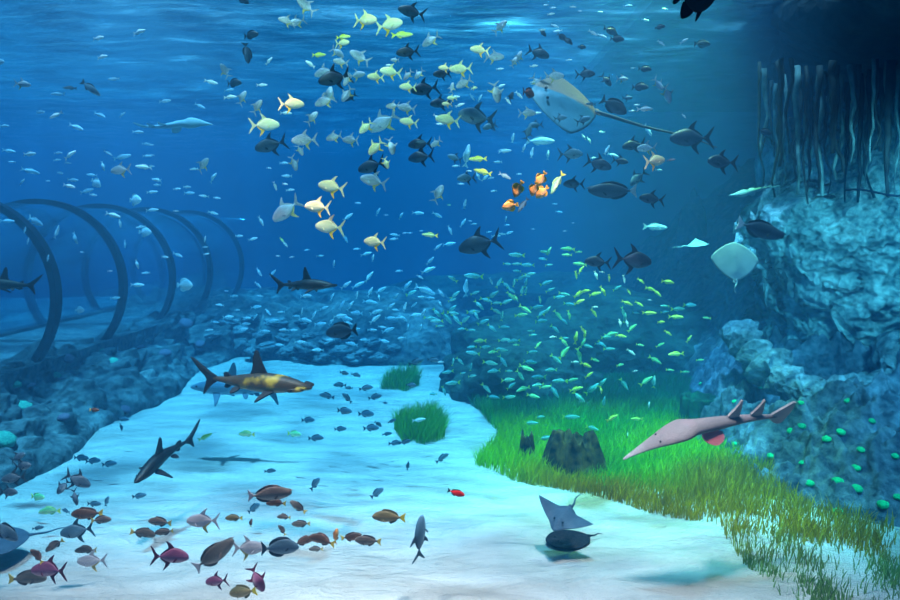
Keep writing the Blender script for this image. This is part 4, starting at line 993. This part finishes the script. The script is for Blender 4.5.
GF = plain_mat('fin_guitarfish', (0.40, 0.34, 0.32), 0.6, 0, (0.34, 0.28, 0.27), 9); GP = plain_mat('fin_guitarfish_pink', (0.60, 0.16, 0.18), 0.6, 0, (0.5, 0.2, 0.24), 9)
o = build_creature('guitarfish', guitar_parts(GT, GF, GP, 1.3), P(712, 425, 5.9), axes((-.97, -.22, .0), (-.02, -.46, .88)), 1.52)
tag(o, 'long pinkish grey guitarfish with two tall tail fins nosing down over the seagrass', 'guitarfish'); 
for c in o.children:
    if c.name.startswith('pelvic'): c['label'] = 'rosy red pelvic fin'
o = build_creature('guitarfish', guitar_parts(RP, RP, RP, .1), P(175, 125, 8.6), axes((.98, -.1, -.03), (0, -.97, .2)), .95)
tag(o, 'pale blue guitarfish swimming right in the open water high above the tunnel', 'guitarfish')
o = build_creature('guitarfish', guitar_parts(RP, RP, RP, .2), P(753, 191, 8.6), axes((-.95, -.1, -.12), (0, -.96, .25)), .62)
tag(o, 'small pale guitarfish swimming left in front of the rock left of the hanging roots', 'guitarfish')
put_fish('surgeonfish', 'black', 529, 93, 11, 'R', 0, 55, 5.9)

# ------------------------------------------------------------------ corals and stones
from mathutils.bvhtree import BVHTree
def bvh(name):
    o = bpy.data.objects[name]; return BVHTree.FromPolygons([o.matrix_world @ v.co for v in o.data.vertices], [tuple(p.vertices) for p in o.data.polygons])
BV = {n: bvh(n) for n in ('rubble_slope', 'reef_ridge', 'far_reef')}
def hit(px, py, names):
    d = (P(px, py, 1.0) - Vector((0, 0, EYE))).normalized(); best = None
    for n in names:
        h = BV[n].ray_cast(Vector((0, 0, EYE)), d)
        if h[0] is not None and (best is None or h[3] < best[2]): best = (h[0], h[1], h[3])
    return best
CORALS = []
cm = [blob_mesh('coral', (.5, .5, .28), .14, 2.5, s, 3, .08) for s in range(4)]
def coral(px, py, w, mat, words, names):
    h = hit(px, py, names)
    if not h: return
    loc = h[0]; s = .88 * w * loc.y / F
    me = cm[len(CORALS) % 4].copy(); me.materials.append(mat)
    o = link_mesh('coral', me, None, None, loc - Vector((0, 0, s * .10))); o.scale = (s, s, s)
    nrm = h[1] if h[1].z > 0 else -h[1]
    o.rotation_euler = (Vector((0, 0, 1)) * .6 + nrm * .4).to_track_quat('Z', 'Y').to_euler()
    CORALS.append(dict(o=o, px=px, py=py, words=words, w=w))
for px, py, w in ((760, 386, 7), (735, 401, 7), (801, 402, 7), (848, 400, 9), (791, 430, 10), (802, 425, 9), (841, 431, 10), (827, 438, 11), (861, 449, 9), (735, 443, 7), (722, 438, 6),
                  (771, 455, 9), (802, 462, 8), (810, 482, 11), (838, 480, 13), (856, 467, 11), (857, 487, 13), (839, 511, 14), (883, 503, 13), (898, 496, 10), (749, 368, 6), (701, 383, 6), (895, 455, 9), (872, 420, 8)):
    coral(px, py, w, M['coral_green'], 'bright green coral', ['rubble_slope'])
for px, py, w in ((22, 405, 24), (4, 437, 26), (112, 361, 17), (56, 374, 11), (96, 350, 20), (15, 383, 14)):
    coral(px, py, w, M['coral_teal'], 'teal domed coral', ['reef_ridge'])
for px, py, w in ((31, 385, 11), (64, 416, 14), (125, 408, 13), (68, 357, 14), (140, 347, 12), (165, 352, 14), (186, 322, 16), (200, 343, 13)):
    coral(px, py, w, M['coral_pink'], 'mauve grey coral', ['reef_ridge'])
STONES = []
sm_ = [blob_mesh('reef_stone', (.58, .42, .22), .42, 1.9, s + 40, 4, .14) for s in range(5)]
def stone(px, py, w, Y=None):
    if Y is None:
        h = hit(px, py, ['far_reef', 'reef_ridge']); loc = h[0] if h else G(px, py)
        if not h and py < 340: return
    else: loc = P(px, py, Y)
    s = w * loc.y / F; me = sm_[len(STONES) % 5]
    if not me.materials: me.materials.append(M['pale'])
    o = link_mesh('reef_stone', me, None, None, loc); o.scale = (s, s, s); o.rotation_euler = (0.1, 0, len(STONES) * 2.1)
    STONES.append(dict(o=o, px=px, py=py))
for q in ((236, 345, 22), (252, 352, 18), (268, 347, 24), (290, 352, 20), (306, 348, 26), (322, 357, 22), (338, 350, 24), (352, 358, 22), (366, 352, 20), (380, 357, 18), (300, 360, 18), (330, 341, 20), (312, 336, 18),
          (284, 338, 20), (262, 335, 18), (242, 330, 20), (348, 338, 18), (372, 342, 20), (392, 348, 16), (228, 322, 22), (250, 318, 18), (276, 322, 20), (302, 322, 16), (214, 335, 16)): stone(*q)
g0, g1 = P(845, 190, 8.4), P(930, 197, 8.0)
o = link_mesh('cable', tube('cable', [g0.lerp(g1, q / 8) + Vector((0, 0, .02 * math.sin(q))) for q in range(9)], [.012] * 9, 6), M['hoop']); tag(o, 'thin dark cable running sideways across the hanging roots', 'cable')

# ------------------------------------------------------------------ labels that single out each repeat
ORDS = ['', 'second', 'third', 'fourth', 'fifth', 'sixth', 'seventh', 'eighth', 'ninth', 'tenth', 'eleventh', 'twelfth', 'thirteenth', 'fourteenth', 'fifteenth', 'sixteenth', 'seventeenth', 'eighteenth', 'nineteenth', 'twentieth']
def ordinal(k):
    if k < 20: return ORDS[k]
    t = {2: 'twenty', 3: 'thirty', 4: 'forty'}[(k + 1) // 10]
    return t + '-' + (['', 'first'] + ORDS[1:])[(k + 1) % 10] if (k + 1) % 10 else {3: 'thirtieth', 4: 'fortieth', 2: 'twentieth'}[(k + 1) // 10]
MARKS = [(565, 103, 'large stingray'), (301, 285, 'black hammerhead'), (248, 382, 'brown hammerhead'), (164, 459, 'gliding dark shark'), (711, 427, 'pinkish guitarfish'), (572, 445, 'wide tree stump'),
         (420, 424, 'lone seagrass clump'), (530, 193, 'golden fish'), (694, 3, 'black batfish'), (735, 258, 'upright white ray'), (175, 124, 'pale blue guitarfish'), (564, 520, 'blue grey ray'),
         (46, 300, 'front tunnel hoop'), (120, 300, 'second tunnel hoop'), (700, 408, 'hollow stump'), (20, 405, 'big teal coral'), (456, 493, 'red fish')]
TXT = {'pompano': 'fork-tailed pompano', 'fusilier': 'slim fish', 'snapper': 'slim fish', 'surgeonfish': 'oval fish', 'unicornfish': 'horned unicornfish', 'angelfish': 'deep-bodied fish', 'batfish': 'batfish', 'bream': 'bream'}
def facing(f):
    if abs(f['pitch']) > 50: return 'swimming steeply up' if f['pitch'] > 0 else 'diving steeply'
    return 'facing left' if f['d'] == 'L' else 'facing right'
def sector(f, mk):
    dx, dy = f['px'] - mk[0], f['py'] - mk[1]
    a = math.degrees(math.atan2(-dy, dx)) % 360
    return ['right of', 'above right of', 'above', 'above left of', 'left of', 'below left of', 'below', 'below right of'][int(((a + 22.5) % 360) // 45)]
cells = {}
for f in FISH:
    mk = min((m for m in MARKS if math.hypot(f['px'] - m[0], f['py'] - m[1]) > 6), key=lambda m: math.hypot(f['px'] - m[0], f['py'] - m[1]))
    f['dist'] = math.hypot(f['px'] - mk[0], f['py'] - mk[1])
    size = 'tiny' if f['ln'] < 9 else 'small' if f['ln'] < 17 else 'mid-sized' if f['ln'] < 30 else 'large'
    f['k'] = (size, FM[f['col']][3], TXT[f['kn']], facing(f), sector(f, mk), mk[2])
    cells.setdefault(f['k'], []).append(f)
for k, fs in cells.items():
    fs.sort(key=lambda f: f['dist'])
    for i, f in enumerate(fs):
        size, colr, tx, fc, sec, mk = k
        if len(fs) == 1: lab = f'{size} {colr} {tx} {fc}, {sec} the {mk}'
        else: lab = f'{size} {colr} {tx} {fc}, {ordinal(i)} nearest {sec} the {mk}'.replace(',  nearest', ', nearest')
        tag(f['o'], lab, 'fish', {'pompano': 'pompanos shoaling under the surface', 'fusilier': 'slim pale fish drifting through the tank', 'snapper': 'green and teal fish schooling over the seagrass',
             'bream': 'bream low over the sand', 'surgeonfish': 'dark oval fish', 'unicornfish': 'horned unicornfish', 'angelfish': 'deep-bodied fish', 'batfish': None}[f['kn']])
for words in set(c['words'] for c in CORALS):
    cs = sorted((c for c in CORALS if c['words'] == words), key=lambda c: (c['px'], c['py']))
    place = 'the right rubble slope' if 'green' in words else 'the left reef ridge'
    for i, c in enumerate(cs): tag(c['o'], f'{words} on {place}, {ordinal(i) if i else "first"} counted from the left', 'coral', f'{words}s on {place}')
for i, c in enumerate(sorted(STONES, key=lambda c: c['px'])): tag(c['o'], f'pale stone on the far reef, {ordinal(i) if i else "first"} counted from the left', 'stone', 'pale stones on the far reef')
for i, o in enumerate(sorted(ROOTS, key=lambda o: o.location.x / o.location.y)): o['label'] = f'dark root hanging below the black overhang, {ordinal(i) if i else "first"} counted from the left'

# ------------------------------------------------------------------ light, camera
def spot(name, loc, target, power, col, ang, blend=0.6, size=0.3):
    l = bpy.data.lights.new(name, 'SPOT'); l.energy = power; l.color = col; l.spot_size = R(ang); l.spot_blend = blend; l.shadow_soft_size = size
    o = bpy.data.objects.new(name, l); COL.objects.link(o); o.location = loc
    o.rotation_euler = (Vector(target) - Vector(loc)).to_track_quat('-Z', 'Y').to_euler(); return o
def lights():
    s = bpy.data.lights.new('daylight', 'SUN'); s.energy = 26; s.color = (0.80, 0.83, 1.0); s.angle = R(3.5)
    o = bpy.data.objects.new('daylight', s); COL.objects.link(o); o.rotation_euler = (R(4), R(-5), 0); o.location = (0, 8, 12)
    spot('front_fill', (-2.3, 4.6, 6.9), (-2.4, 5.4, 0), 42000, (1.0, 0.28, 0.23), 56, 1.0)  # added unseen reddish fill that whitens the front sand
    spot('front_fill', (1.3, 4.6, 6.9), (1.2, 5.4, 0), 37000, (1.0, 0.28, 0.23), 56, 1.0)  # second added fill for the front sand
    spot('boulder_fill', (4.9, 5.6, 4.7), (6.1, 10.2, 2.1), 2600, (0.70, 0.97, 1.0), 56, 0.8)  # added unseen fill that brightens the boulder
    spot('rubble_fill', (5.3, 5.6, 4.6), (4.5, 8.4, 0.3), 2400, (0.45, 0.78, 1.0), 60, 0.9)  # added unseen fill that brings out the rubble slope
    spot('school_lamp', (-0.6, 3.2, 6.6), (-0.7, 6.5, 4.0), 2500, (0.95, 0.84, 0.56), 70, 0.9)
    spot('seagrass_lamp', (2.6, 8.6, 9.0), (2.45, 8.9, 0), 20000, (1.0, 0.90, 0.25), 40, 0.8)
    spot('midwater_fill', (1.0, 12.0, 9.5), (0.6, 12.5, 0), 8000, (0.55, 0.95, 1.0), 62, 1.0)  # added unseen fill that brightens the haze in mid-tank
    w = bpy.data.worlds.new('hall'); SC.world = w; w.use_nodes = True
    bg = w.node_tree.nodes['Background']; bg.inputs[0].default_value = (0.10, 0.42, 0.80, 1); bg.inputs[1].default_value = 0.55
lights()
cam = bpy.data.cameras.new('camera'); co = bpy.data.objects.new('camera', cam); COL.objects.link(co)
co.location = (0, 0, EYE); co.rotation_euler = (R(90), 0, 0)
cam.sensor_width = 36; cam.lens = 36 * F / 900; cam.shift_y = -(300 - HOR) / 900; cam.clip_end = 200
SC.camera = co
SC.view_settings.view_transform = 'Standard'; SC.view_settings.look = 'None'; SC.view_settings.gamma = 1; SC.view_settings.exposure = 0.0
SC.view_settings.use_curve_mapping = False
SC.cycles.use_denoising = True
SC.cycles.max_bounces = 6; SC.cycles.transparent_max_bounces = 16; SC.cycles.volume_bounces = 0
